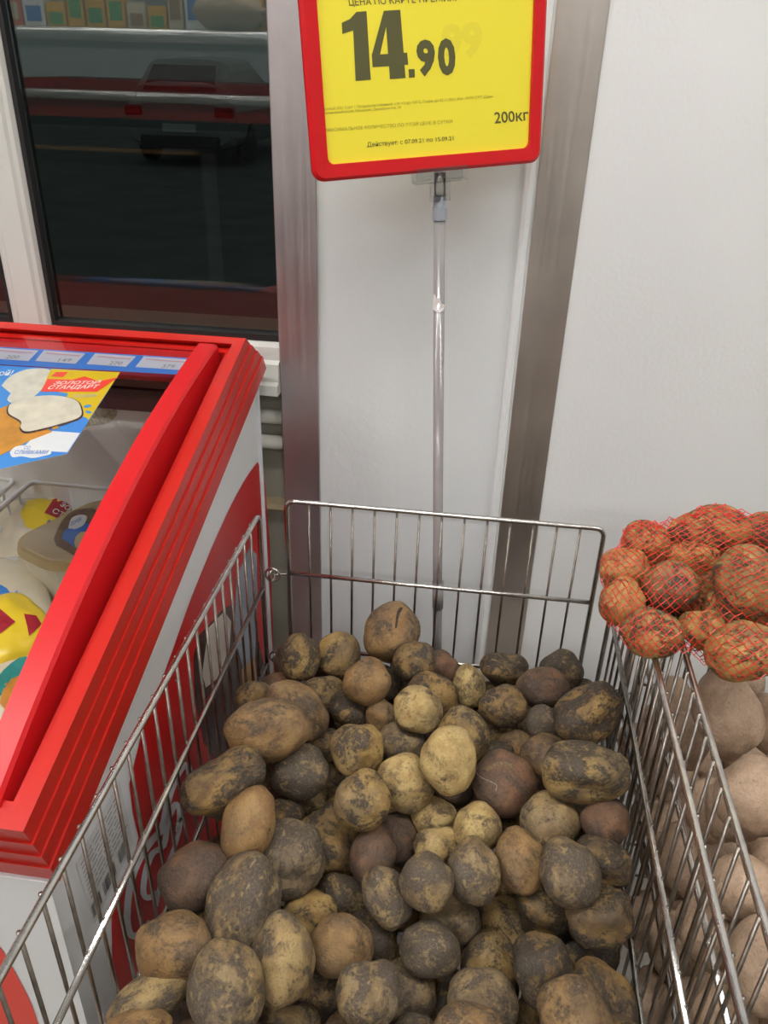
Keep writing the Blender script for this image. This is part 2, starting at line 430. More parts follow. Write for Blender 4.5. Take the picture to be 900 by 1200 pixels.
wpart('gasket', box(wx(-0.8305), wx(-0.822), wy(1.308), wy(1.335), zb, 2.6), M_GASKET)
wpart('gasket', box(wx(-0.7455), XE, wy(1.308), wy(1.335), zb - 0.004, zb + 0.006), M_GASKET)
wpart('gasket', box(-2.2, wx(-0.8305), wy(1.308), wy(1.335), zb - 0.004, zb + 0.006), M_GASKET)
wpart('bottom_rail', prism([(1.34, zb - 0.004), (1.303, zb - 0.004), (1.297, zb - 0.010), (1.295, zb - 0.030), (1.285, zb - 0.034), (1.283, zb - 0.062), (1.276, zb - 0.066), (1.274, zb - 0.082), (1.34, zb - 0.082)], lambda y, z: (-2.2, wy(y), z), lambda y, z: (XE, wy(y), z)), M_PVC)
YL = wy(1.335)
struct(add('wall_sill', box(RX0, XE, YL, 1.6, 0, zb - 0.080), M_BEIGE))
struct(add('wall_lintel', box(RX0, XE, YL, 1.6, 2.6, ZC), M_WALL))
struct(add('wall_pier', box(RX0, -2.2, YL, 1.6, zb - 0.080, 2.6), M_WALL))
ZT4 = H - (H - 0.748) * WK
struct(add('trim_4', prism([(YL, -0.006), (YL - 0.017, -0.006), (YL - 0.021, 0.0), (YL - 0.017, 0.008), (YL, 0.012)], lambda y, z: (-2.2, y, ZT4 + z), lambda y, z: (XE, y, ZT4 + z)), mat('ledge_wood', (0.52, 0.42, 0.26), 0.5)))
for z, lb in ((H - (H - 0.937) * WK, 'white painted heating pipe, upper one under the window'), (H - (H - 0.8866) * WK, 'white painted heating pipe, lower one under the window')):
    pp = thing('heating_pipe', lb, 'pipe', 'heating pipes under the window', (-1.2, YL - 0.02, z))
    part('pipe', tube([(-2.2, YL - 0.019, z), (XE - 0.002, YL - 0.019, z)], 0.0125, 14), M_PIPE, pp)
    for x in (-1.7, -0.8): part('bracket', box(x - 0.008, x + 0.008, YL - 0.02, YL, z - 0.018, z + 0.018, 0.002), M_PIPE, pp)

# ------------------------------------------------------------------ ceiling lights
M_TUBELIGHT = mat('lit_diffuser', (0.9, 0.9, 0.9), 0.5, emit=((1.0, 0.985, 0.965), LAMP))
M_HOUSING = mat('lamp_housing', (0.7, 0.7, 0.7), 0.4)
for (x, y, lb) in ((-2.4, 0.05, 'beside the window'), (-0.45, 0.05, 'over the freezer aisle'), (1.5, 0.05, 'over the bagged potatoes'), (-2.4, -2.6, 'over the goods shelf, near the side wall'), (-0.45, -2.6, 'over the middle of the goods shelf'), (1.5, -2.6, 'past the end of the goods shelf')):
    l = thing('ceiling_light', 'long white linear ceiling light ' + lb, 'light', 'linear ceiling lights', (x, y, ZC - 0.06))
    part('housing', box(x - 0.80, x + 0.80, y - 0.10, y + 0.10, ZC - 0.05, ZC - 0.001, 0.006), M_HOUSING, l)
    part('diffuser', box(x - 0.78, x + 0.78, y - 0.085, y + 0.085, ZC - 0.062, ZC - 0.049), M_TUBELIGHT, l)

# ------------------------------------------------------------------ chest freezer
SL = math.radians(16.8); CS, SN = math.cos(SL), math.sin(SL)
def FL(x, s, n):                       # freezer's sloping frame: x across, s up the slope, n off the lid
    return Vector((x, 0.41 + s * CS - n * SN, 0.938 + s * SN + n * CS))
XR, XL = -0.335, -1.36
fz = thing('chest_freezer', 'white and red sloping chest freezer with curved glass lid under the window', 'freezer', None, (-0.85, 0.8, 0))
def fpart(n, me, m, lab=None): return part(n, me, m, fz, lab)
def ring(xo, so_f, sb_top, sb_bot, n_top, n_bot, w):
    """frame band: outer outline leaning at the back, constant width w"""
    o_t = [(xo, so_f), (xo, sb_top), (XL, sb_top), (XL, so_f)]
    o_b = [(xo, so_f), (xo, sb_bot), (XL, sb_bot), (XL, so_f)]
    def inn(p): return [(p[0][0] - w, p[0][1] + w), (p[1][0] - w, p[1][1] - w), (p[2][0] + w, p[2][1] - w), (p[3][0] + w, p[3][1] + w)]
    V = [FL(x, s, n_top) for x, s in o_t] + [FL(x, s, n_top) for x, s in inn(o_t)] + [FL(x, s, n_bot) for x, s in o_b] + [FL(x, s, n_bot) for x, s in inn(o_b)]
    Fc = []
    for i in range(4):
        j = (i + 1) % 4
        Fc += [(i, j, 4 + j, 4 + i), (8 + i, 12 + i, 12 + j, 8 + j), (i, 8 + i, 8 + j, j), (4 + i, 4 + j, 12 + j, 12 + i)]
    return fix(mesh(V, Fc))
def sbk(n): return 0.722 + (-n / 0.0725) * 0.053
bands = [(0.0, -0.022), (-0.022, -0.042), (-0.042, -0.062), (-0.062, -0.090)]
for k, (a, b) in enumerate(bands):
    e = 0.0021 * k
    me = ring(XR - 0.006 + e, 0.002 - e, sbk(a) if k else 0.722, sbk(max(b, -0.0725)), a, b, 0.016 if k == 0 else 0.03)
    fpart('rim_band' if k else 'rim', me, M_RED2)
fpart('ledge', ring(XR - 0.0185, 0.0165, 0.712, 0.712, -0.011, -0.03, 0.013), M_RED)
fpart('gutter', ring(XR - 0.0300, 0.028, 0.700, 0.700, -0.030, -0.06, 0.016), M_RED)
# body walls
def rimz(y): return 0.938 + (y - 0.41) * math.tan(SL) - 0.088 / CS
XB = XR - 0.008
yF, yB = 0.428, 1.150
side = [(yF, 0.10), (yF, rimz(yF)), (yB, rimz(yB)), (yB, 0.10)]
fpart('side_panel', prism(side, lambda y, z: (XB - 0.05, y, z), lambda y, z: (XB, y, z)), M_FWHITE)
fpart('side_panel', prism(side, lambda y, z: (XL + 0.008, y, z), lambda y, z: (XL + 0.058, y, z)), M_FWHITE)
fpart('front_panel', prism([(yF, 0.10), (yF, rimz(yF)), (yF + 0.05, rimz(yF + 0.05)), (yF + 0.05, 0.10)], lambda y, z: (XL + 0.058, y, z), lambda y, z: (XB - 0.05, y, z)), M_FWHITE)
fpart('back_panel', prism([(yB - 0.05, 0.10), (yB - 0.05, rimz(yB - 0.05)), (yB, rimz(yB)), (yB, 0.10)], lambda y, z: (XL + 0.058, y, z), lambda y, z: (XB - 0.05, y, z)), M_LINER)
fpart('liner_floor', box(XL + 0.058, XB - 0.05, yF + 0.05, yB - 0.05, 0.10, 0.56), M_LINER)
fpart('corner_post', tube([(XB - 0.008, yB - 0.004, 0.10), (XB - 0.008, yB - 0.004, rimz(yB))], 0.012, 16), M_FGREY)
fpart('base', box(XL + 0.03, XB - 0.02, yF + 0.03, yB - 0.02, 0.0, 0.10), M_GASKET)
fpart('inner_collar', box(XL + 0.06, XB - 0.055, yB - 0.062, yB - 0.051, 1.026, 1.060), M_MAROON)
# curved lid
def arch(s): return -0.004 + 0.036 * (1 - ((s - 0.38) / 0.36) ** 2)
SS = [0.022 + i * (0.696 - 0.022) / 26 for i in range(27)]
def lid_bar(x0, x1, top, bot):
    V, Fc = [], []
    for s in SS:
        V += [FL(x0, s, bot(s)), FL(x1, s, bot(s)), FL(x1, s, top(s) - 0.004), FL(x1 - 0.003 if x1 > x0 else x1 + 0.003, s, top(s)), FL(x0, s, top(s))]
    for i in range(len(SS) - 1):
        for k in range(5):
            Fc.append((i * 5 + k, i * 5 + (k + 1) % 5, i * 5 + 5 + (k + 1) % 5, i * 5 + 5 + k))
    Fc += [(0, 1, 2, 3, 4), tuple(len(V) - 5 + k for k in range(5))]
    return fix(mesh(V, Fc))
lid = fpart('lid_frame', lid_bar(-0.402, -0.375, arch, lambda s: -0.045), M_REDLID)
fpart('lid_frame', lid_bar(-1.318, -1.345, arch, lambda s: -0.045), M_REDLID)
fpart('lid_frame', box(-1.318, -0.402, 0.020, 0.05, -0.04, -0.008, f=FL), M_REDLID)
fpart('lid_frame', box(-1.318, -0.402, 0.672, 0.697, -0.045, -0.012, f=FL), M_REDLID)
V, Fc = [], []
S2 = [0.045 + i * (0.69 - 0.045) / 24 for i in range(25)]
for s in S2: V += [FL(-1.32, s, arch(s) - 0.005), FL(-0.400, s, arch(s) - 0.005)]
for i in range(24): Fc.append((2 * i, 2 * i + 1, 2 * i + 3, 2 * i + 2))
fpart('lid_glass', mesh(V, Fc, True), M_LIDGLASS)

def surf_lid(px, py):                  # pixel -> point on the glass
    d = ray(px, py); lo, hi = 0.3, 3.0
    def g(t):
        p = EYE + d * t; dy, dz = p.y - 0.41, p.z - 0.938
        s = dy * CS + dz * SN; n = -dy * SN + dz * CS
        return n - (arch(s) - 0.005), s
    # march until the ray drops below the glass
    t = 0.4
    while g(t)[0] > 0 and t < 3: t += 0.02
    lo, hi = t - 0.02, t
    for _ in range(30):
        m_ = (lo + hi) / 2
        if g(m_)[0] > 0: lo = m_
        else: hi = m_
    s = g(hi)[1]; sl = -2 * 0.036 * (s - 0.38) / 0.36 ** 2
    n = (FL(0, 0, 1) - FL(0, 0, 0)) - (FL(0, 1, 0) - FL(0, 0, 0)) * sl
    return EYE + d * hi, n.normalized()
def surf_side(px, py): return at_x(px, py, XB), Vector((1, 0, 0))
def surf_front(px, py): return at_y(px, py, yF), Vector((0, -1, 0))

# print on the freezer's side and front
red_shape = smooth_path([(302, 541), (288, 560), (264, 605), (227, 692), (195, 781), (166, 857)], 4) + [(151, 918), (155, 952), (162, 982), (144, 1042), (130, 1072), (131, 1124), (146, 1190), (260, 1190), (328, 900), (320, 760), (316, 640), (310, 565)]
fpart_ = fz
decal('side_print', red_shape, surf_side, M_GRED, fz, 0.0006, 40, 'red printed shape on freezer side')
decal('side_print', [(226, 770), (232, 745), (246, 730), (262, 712), (283, 705), (300, 740), (314, 800), (306, 880), (262, 900), (238, 870), (228, 820)], surf_side, M_GBROWN, fz, 0.0009, 40)
decal('side_print', [(243, 736), (262, 716), (270, 728), (268, 760), (254, 795), (240, 806), (236, 790)], surf_side, M_GCREAM, fz, 0.0012, 40)
decal('side_print', [(276, 676), (292, 640), (300, 650), (301, 700), (298, 776), (284, 784), (274, 745)], surf_side, M_GBLUEGREY, fz, 0.0012, 40)
decal('side_print', [(282, 784), (298, 770), (301, 812), (284, 822)], surf_side, M_GWAFFLE, fz, 0.0014, 40)
for pts, w in (([(221, 935), (221, 903), (215, 897), (206, 910), (196, 938), (189, 970), (177, 985), (163, 1006), (152, 1036), (148, 1074), (153, 1096), (166, 1092), (176, 1080)], 8),
               ([(208, 975), (210, 950), (204, 943), (196, 962), (191, 990), (178, 1000), (170, 1020), (167, 1044), (172, 1052), (184, 1046)], 7),
               ([(214, 950), (206, 985), (196, 1012), (186, 1040), (182, 1062)], 5)):
    sp_ = smooth_path(pts, 4)
    decal('side_lettering', stroke(sp_, w), surf_side, M_GWHITE, fz, 0.0010, 60)
decal('side_print', [(203, 780), (208, 776), (207, 783)], surf_side, M_GWHITE, fz, 0.0010, 60)
decal('side_print', [(204, 797), (209, 793), (206, 799)], surf_side, M_GWHITE, fz, 0.0010, 60)
st = decal('barcode_sticker', [(139, 914), (156, 988), (110, 1083), (88, 1012)], surf_side, M_PAPER, fz, 0.0008, 60, 'white paper sticker with barcode')
def quadmap(u, v, q=((88, 1012), (110, 1083), (156, 988), (139, 914))):
    a = Vector(q[0]).lerp(Vector(q[3]), u); b = Vector(q[1]).lerp(Vector(q[2]), u); return tuple(a.lerp(b, v))
rr = random.Random(4)
def print_lines(name, spans, m, off=0.0011):
    V, Fc = [], []
    for (u0, u1, v0, v1) in spans:
        b = len(V)
        for u, v in ((u0, v0), (u1, v0), (u1, v1), (u0, v1)):
            p, n = surf_side(*quadmap(u, v)); V.append(p + n * off)
        Fc.append((b, b + 1, b + 2, b + 3))
    return part(name, mesh(V, Fc), m, fz)
sp = []
for k in range(9):
    u = 0.06
    while u < 0.85:
        w = rr.uniform(0.04, 0.16); sp.append((u, u + w, 0.10 + k * 0.068, 0.118 + k * 0.068)); u += w + rr.uniform(0.015, 0.05)
print_lines('sticker_text', sp, M_INKGREY)
sp = []
for g0, g1 in ((0.02, 0.22), (0.30, 0.58), (0.68, 0.86)):
    u = g0
    while u < g1:
        w = rr.choice((0.004, 0.007, 0.010)); sp.append((u, u + w, 0.74, 0.93)); u += w + rr.choice((0.005, 0.008, 0.012))
print_lines('barcode', sp, M_INK)
decal('front_print', smooth_path([(-60, 1075), (-20, 1090), (0, 1108), (22, 1146), (38, 1178), (50, 1215)], 4) + [(50, 1260), (-60, 1260)], surf_front, M_GRED2, fz, 0.0008, 60)

# poster and price rail on the glass
po = thing('lid_poster', 'glossy ice cream poster in blue and yellow stuck on freezer glass', 'poster', None, (-0.7, 0.9, 1.05))
def pd(n, poly, m, off): return decal(n, poly, surf_lid, m, po, off, 10)
pd('sheet', [(-70, 424), (141, 437), (79, 532), (-70, 566)], M_SKYBLUE, 0.0006)
pd('print', [(60, 433), (141, 437), (104, 493), (75, 476), (30, 472), (48, 450)], M_PYELLOW, 0.0010)
pd('print', [(48, 505), (94, 508), (79, 531), (20, 532)], M_PWHITE, 0.0010)
pd('print', [(72, 505), (93, 508), (103, 491), (93, 488)], M_SKYBLUE, 0.0014)
pd('print', [(30, 470), (44, 456), (80, 462), (76, 472)], M_SKYBLUE, 0.0012)
pd('print', smooth_path([(2, 453), (10, 444), (22, 437), (38, 433), (58, 434), (56, 442), (50, 456), (38, 467), (20, 474), (9, 470), (13, 462)], 3), M_PCREAM, 0.0014)
pd('print', [(-70, 490), (0, 480), (14, 474), (50, 500), (62, 507), (36, 517), (2, 534), (-70, 556)], M_PORANGE, 0.0014)
ice = smooth_path([(10, 481), (14, 474), (35, 467), (65, 465), (88, 470), (95, 479), (94, 490), (72, 498), (35, 507), (25, 503), (25, 495), (12, 487), (10, 481)], 4)
pd('print', [(52 + (x - 52) * 1.045, 486 + (y - 486) * 1.06 + 1.0) for x, y in ice], M_GBROWN, 0.0017)
pd('print', ice, M_PCREAM, 0.0021)
pd('print', [(42, 507), (48, 504), (52, 507), (46, 511)], M_PORANGE, 0.0017); pd('print', [(60, 502), (66, 499), (70, 502), (63, 505)], M_PORANGE, 0.0017)
pd('logo', [(48, 460), (56, 445), (85, 446), (100, 442), (116, 448), (139, 443), (114, 460)], M_GRED2, 0.0014)
pd('logo', [(60, 442), (66, 437), (80, 437), (74, 443)], M_GRED2, 0.0014)
pd('print', ellipse(103, 477, 4.5, 1.8, -10, 12), M_SKYBLUE, 0.0014); pd('print', ellipse(104, 484, 4.0, 1.5, 10, 12), M_SKYBLUE, 0.0014)
pd('print', smooth_path([(12, 531), (18, 525), (28, 523), (40, 523), (50, 525), (59, 529), (60, 533), (50, 536), (38, 538), (26, 536), (15, 537), (12, 531)], 3), M_PWHITE, 0.0016)
pd('print', [(60, 530), (79, 531), (78, 533), (60, 532)], M_SKYBLUE, 0.0014)
text_on('lettering', 'ЗОЛОТОЙ', [(62, 452), (115, 451.5), (121, 446.5), (68, 447)], surf_lid, M_PWHITE, po, 0.0019, 0.02)
text_on('lettering', 'СТАНДАРТ', [(54, 458.5), (112, 457.5), (118, 452), (60, 453)], surf_lid, M_PWHITE, po, 0.0019, 0.02)
text_on('lettering', 'ПЛОМБИР', [(84, 468), (112, 466), (116, 463), (88, 464)], surf_lid, M_PTAG, po, 0.0016)
text_on('lettering', 'СО', [(28, 528), (35, 528), (37, 524), (30, 524)], surf_lid, M_BLUE, po, 0.0020)
text_on('lettering', 'СЛИВКАМИ', [(17, 533.5), (55, 533.5), (58, 529), (19, 529)], surf_lid, M_BLUE, po, 0.0020)
text_on('lettering', 'ой!', [(-1, 441.5), (13, 441.5), (18, 434.5), (1, 435)], surf_lid, M_PWHITE, po, 0.0018, 0.015)
pr = thing('price_rail', 'blue price tag strip along the back of the freezer glass', 'price strip', None, (-0.7, 1.0, 1.1))
decal('strip', [(-70, 404), (230, 422), (212, 441), (-70, 425)], surf_lid, M_BLUE, pr, 0.0025, 12)
for k, (a, b) in enumerate(((-20, 46), (47, 101), (107, 160), (164, 226))):
    ya = lambda x: 404 + (x + 70) * 0.06
    t = decal('price_tag', [(a + 5, ya(a) + 2), (b, ya(b) + 2.2), (b - 12, ya(b) + 14.5), (a - 5, ya(a) + 14.5)], surf_lid, M_PTAG, pr, 0.0032, 12)
    cx = (a + b) / 2
    text_on('price', ('200', '149', '270', '379')[k], [(cx - 6, ya(cx) + 14), (cx + 9, ya(cx) + 14.3), (cx + 12, ya(cx) + 10.5), (cx - 3, ya(cx) + 10)], surf_lid, M_INKGREY, pr, 0.0038, 0.01)
    decal('tag_line', [(a + 8, ya(a) + 5), (b - 6, ya(b) + 5), (b - 7, ya(b) + 6.2), (a + 7, ya(a) + 6.2)], surf_lid, M_PAPRINT, pr, 0.0038, 12)

# white wire baskets inside the freezer
def inner_basket(x0, x1, y0, y1, zt, label):
    b = thing('freezer_basket', label, 'basket', 'white wire baskets in the freezer', ((x0 + x1) / 2, (y0 + y1) / 2, 0.56))
    def rimpath(z, i=0.0):
        pts = []
        C = [(x0 + i, y0 + i), (x1 - i, y0 + i), (x1 - i, y1 - i), (x0 + i, y1 - i)]
        for k in range(4):
            p, c, n = C[k - 1], C[k], C[(k + 1) % 4]
            pts += arc_corner((*p, z), (*c, z), (*n, z), 0.02)
        return pts
    part('rim', tube(rimpath(zt), 0.0044, 8, True), M_WHITEWIRE, b)
    part('base_ring', tube(rimpath(0.575, 0.015), 0.0028, 8, True), M_WHITEWIRE, b)
    for j in range(1, int((x1 - x0) / 0.033)):
        x = x0 + j * 0.033
        for (ya, s) in ((y0, 1), (y1, -1)): part('wire', tube([(x, ya, zt), (x, ya + s * 0.015, 0.575)], 0.0024, 6), M_WHITEWIRE, b)
        part('wire', tube([(x, y0 + 0.015, 0.575), (x, y1 - 0.015, 0.575)], 0.0024, 6), M_WHITEWIRE, b)
    for j in range(1, int((y1 - y0) / 0.033)):
        y = y0 + j * 0.033
        for (xa, s) in ((x0, 1), (x1, -1)): part('wire', tube([(xa, y, zt), (xa + s * 0.015, y, 0.575)], 0.0024, 6), M_WHITEWIRE, b)
    return b
pk = at_z(37, 564, 0.88)
inner_basket(pk.x, -0.405, 0.50, pk.y, 0.88, 'white coated wire basket holding ice cream packs, beside the red lid bar')
inner_basket(pk.x - 0.36, pk.x - 0.026, 0.50, pk.y, 0.88, 'empty white coated wire basket next to the one with ice cream packs')
fr = decal('frost_patch', smooth_path([(66, 505), (72, 485), (90, 476), (115, 474), (132, 476), (138, 484), (128, 494), (100, 500), (80, 506)], 3), lambda px, py: (at_y(px, py, yB - 0.05), Vector((0, -1, 0))), M_FROST, fz, 0.0012, 12)

# ice cream packs ----------------------------------------------------------
def pillow(cx, cy, cz, lx, ly, lz, rot, tilt=(0, 0), seed=1, mat_=None, nx=22, ny=16):
    V, Fc = [], []
    for sgn in (1, -1):
        b = len(V)
        for i in range(nx + 1):
            for j in range(ny + 1):
                u, v = 2 * i / nx - 1, 2 * j / ny - 1
                h = (max(0, 1 - abs(u) ** 3.2) ** 0.55) * (max(0, 1 - abs(v) ** 2.6) ** 0.55)
                wr = noise.noise(Vector((u * 2.3 + seed, v * 2.3, seed * 3.1))) * 0.16 * h
                wr += noise.noise(Vector((u * 6 + seed, v * 6, seed * 1.7))) * 0.05 * h
                V.append(Vector((u * lx / 2 * (1 - 0.05 * abs(v)), v * ly / 2 * (1 - 0.06 * abs(u)), sgn * lz / 2 * (h + wr))))
        for i in range(nx):
            for j in range(ny):
                q = (b + i * (ny + 1) + j, b + (i + 1) * (ny + 1) + j, b + (i + 1) * (ny + 1) + j + 1, b + i * (ny + 1) + j + 1)
                Fc.append(q if sgn > 0 else q[::-1])
    R = Matrix.Rotation(rot, 4, 'Z') @ Matrix.Rotation(tilt[0], 4, 'X') @ Matrix.Rotation(tilt[1], 4, 'Y')
    V = [R @ v + Vector((cx, cy, cz)) for v in V]
    me = mesh(V, Fc, True)
    bm = bmesh.new(); bm.from_mesh(me); bmesh.ops.remove_doubles(bm, verts=bm.verts, dist=0.0005); bm.to_mesh(me); bm.free()
    return me
def bvh_surf(me, fallback_z):
    bm = bmesh.new(); bm.from_mesh(me); t = BVHTree.FromBMesh(bm); bm.free()
    def f(px, py):
        d = ray(px, py).normalized(); h = t.ray_cast(EYE, d)
        if h[0] is None:
            p = at_z(px, py, fallback_z); q = t.find_nearest(p); return q[0], q[1]
        return h[0], (h[1] if h[1].dot(d) < 0 else -h[1])
    return f
ZP = 0.80
def pack(name, label, px, py, z, lx, ly, lz, rot, tilt, seed, m):
    c = at_z(px, py, z); t = thing(name, label, 'ice cream', None, (c.x, c.y, c.z - lz / 2))
    me = pillow(c.x, c.y, c.z, lx, ly, lz, rot, tilt, seed)
    part('wrapper', me, m, t); return t, bvh_surf(me, z)
t1, s1 = pack('ice_cream_bag', 'ivory ice cream bag with yellow top and crimson logo in wire basket corner', 38, 632, 0.82, 0.14, 0.19, 0.06, math.radians(28), (0.25, 0.1), 1, M_WRAP)
decal('label_print', [(24, 602), (36, 582), (44, 568), (64, 578), (84, 592), (68, 612), (52, 634), (36, 620), (30, 618)], s1, M_WRAPY, t1, 0.0012, 8)
decal('label_print', [(66, 581), (84, 593), (68, 609), (52, 602)], s1, M_WRAPR, t1, 0.0022, 8)
text_on('lettering', 'ЗО', [(69, 594), (78, 600), (83, 596), (73, 590)], s1, M_PWHITE, t1, 0.0032, 0.02)
text_on('lettering', 'СТ', [(60, 602), (72, 608), (76, 603), (64, 597)], s1, M_PWHITE, t1, 0.0032, 0.02)
decal('label_print', [(58, 610), (64, 614), (61, 618), (55, 613)], s1, M_BLUE, t1, 0.0022, 8)
decal('label_print', [(48, 568), (58, 570), (55, 576), (48, 574)], s1, M_WRAPR, t1, 0.0022, 8)
t2, s2 = pack('ice_cream_bag', 'large ivory ice cream bag with blue splash lying next to the tub', 8, 700, 0.82, 0.115, 0.17, 0.055, math.radians(38), (0.15, 0.1), 5, M_WRAP)
decal('label_print', smooth_path([(-10, 680), (8, 690), (14, 698), (20, 692), (22, 702), (26, 704), (30, 716), (36, 728), (24, 722), (8, 704), (-10, 694)], 2), s2, M_SKYBLUE, t2, 0.0012, 8)
decal('label_print', smooth_path([(-8, 636), (6, 634), (16, 644), (24, 652), (18, 658), (6, 654), (-8, 648)], 2), s2, M_PWHITE, t2, 0.0012, 8)
text_on('lettering', 'ПЛОМБИР', [(-4, 643), (17, 654), (20, 650), (-2, 638)], s2, M_BLUE, t2, 0.002, 0.01)
t3, s3 = pack('ice_cream_bag', 'bright yellow ice cream bag with crimson diamond logo on top of the heap', 8, 738, 0.875, 0.10, 0.13, 0.05, math.radians(55), (0.1, 0.1), 9, M_WRAPY)
decal('label_print', [(-12, 708), (0, 714), (18, 729), (0, 743), (-12, 750)], s3, M_WRAPR, t3, 0.0012, 8)
decal('label_print', [(28, 720), (42, 722), (48, 732), (34, 746), (32, 735)], s3, M_WRAPR, t3, 0.0012, 8)
t4, s4 = pack('ice_cream_bag', 'teal ice cream bag with orange print under the yellow one', 14, 800, 0.85, 0.13, 0.13, 0.05, math.radians(60), (0.1, 0.0), 13, M_WRAP)
decal('label_print', smooth_path([(-10, 806), (4, 786), (22, 772), (36, 772), (30, 790), (12, 798), (2, 814), (-10, 830)], 2), s4, M_TEAL, t4, 0.0012, 8)
decal('label_print', smooth_path([(0, 824), (6, 802), (24, 792), (24, 806), (16, 822), (8, 836)], 2), s4, M_PORANGE, t4, 0.0012, 8)
# tub
tc_ = at_z(100, 622, 0.88)
tub = thing('ice_cream_tub', 'round-cornered ice cream tub with gold rim and wood print lid beside red lid bar', 'ice cream', None, (tc_.x, tc_.y, 0.80))
def rrect(hx, hy, r, n=7):
    o = []
    for (sx, sy, a0) in ((1, 1, 0), (-1, 1, 90), (-1, -1, 180), (1, -1, 270)):
        for k in range(n + 1):
            a = math.radians(a0 + 90 * k / n); o.append((sx * (hx - r) + r * math.cos(a), sy * (hy - r) + r * math.sin(a)))
    return o
TR = Matrix.Rotation(math.radians(-25), 4, 'Z')
def tubm(h0, h1, z0, z1):
    """tapered rounded-rectangle solid"""
    A, B = rrect(*h0), rrect(*h1); n = len(A)
    V = [TR @ Vector((x, y, 0)) + Vector((tc_.x, tc_.y, z0)) for x, y in A] + [TR @ Vector((x, y, 0)) + Vector((tc_.x, tc_.y, z1)) for x, y in B]
    Fc = [tuple(range(n))[::-1], tuple(range(n, 2 * n))] + [(i, (i + 1) % n, n + (i + 1) % n, n + i) for i in range(n)]
    return mesh(V, Fc)
part('tub_body', tubm((0.052, 0.078, 0.035), (0.060, 0.088, 0.040), 0.79, 0.872), M_TUB, tub)
part('tub_rim', tubm((0.064, 0.092, 0.043), (0.062, 0.090, 0.042), 0.870, 0.882), M_TUBRIM, tub)
part('tub_lid', tubm((0.056, 0.084, 0.038), (0.054, 0.082, 0.037), 0.882, 0.8835), M_TUBLID, tub)
def surf_tub(px, py): return at_z(px, py, 0.8836), Vector((0, 0, 1))
decal('lid_print', smooth_path([(63, 632), (72, 612), (88, 598), (116, 600), (118, 640), (92, 652), (78, 646), (66, 640)], 3), surf_tub, M_TUBBROWN, tub, 0.0006, 20)
decal('lid_print', smooth_path([(73, 632), (76, 622), (88, 618), (100, 614), (108, 616), (96, 630), (88, 642), (80, 636)], 3), surf_tub, M_BLUE, tub, 0.0010, 20)
decal('lid_print', smooth_path([(80, 620), (84, 608), (94, 604), (102, 606), (98, 616), (88, 621)], 3), surf_tub, M_PWHITE, tub, 0.0012, 20)
decal('lid_print', ellipse(96, 634, 8, 11, 30, 16), surf_tub, M_TUBRIM, tub, 0.0014, 20)
text_on('lettering', 'ПЛОМБИР', [(83, 618), (96, 611), (95, 607), (83, 613)], surf_tub, M_BLUE, tub, 0.0016, 0.01)

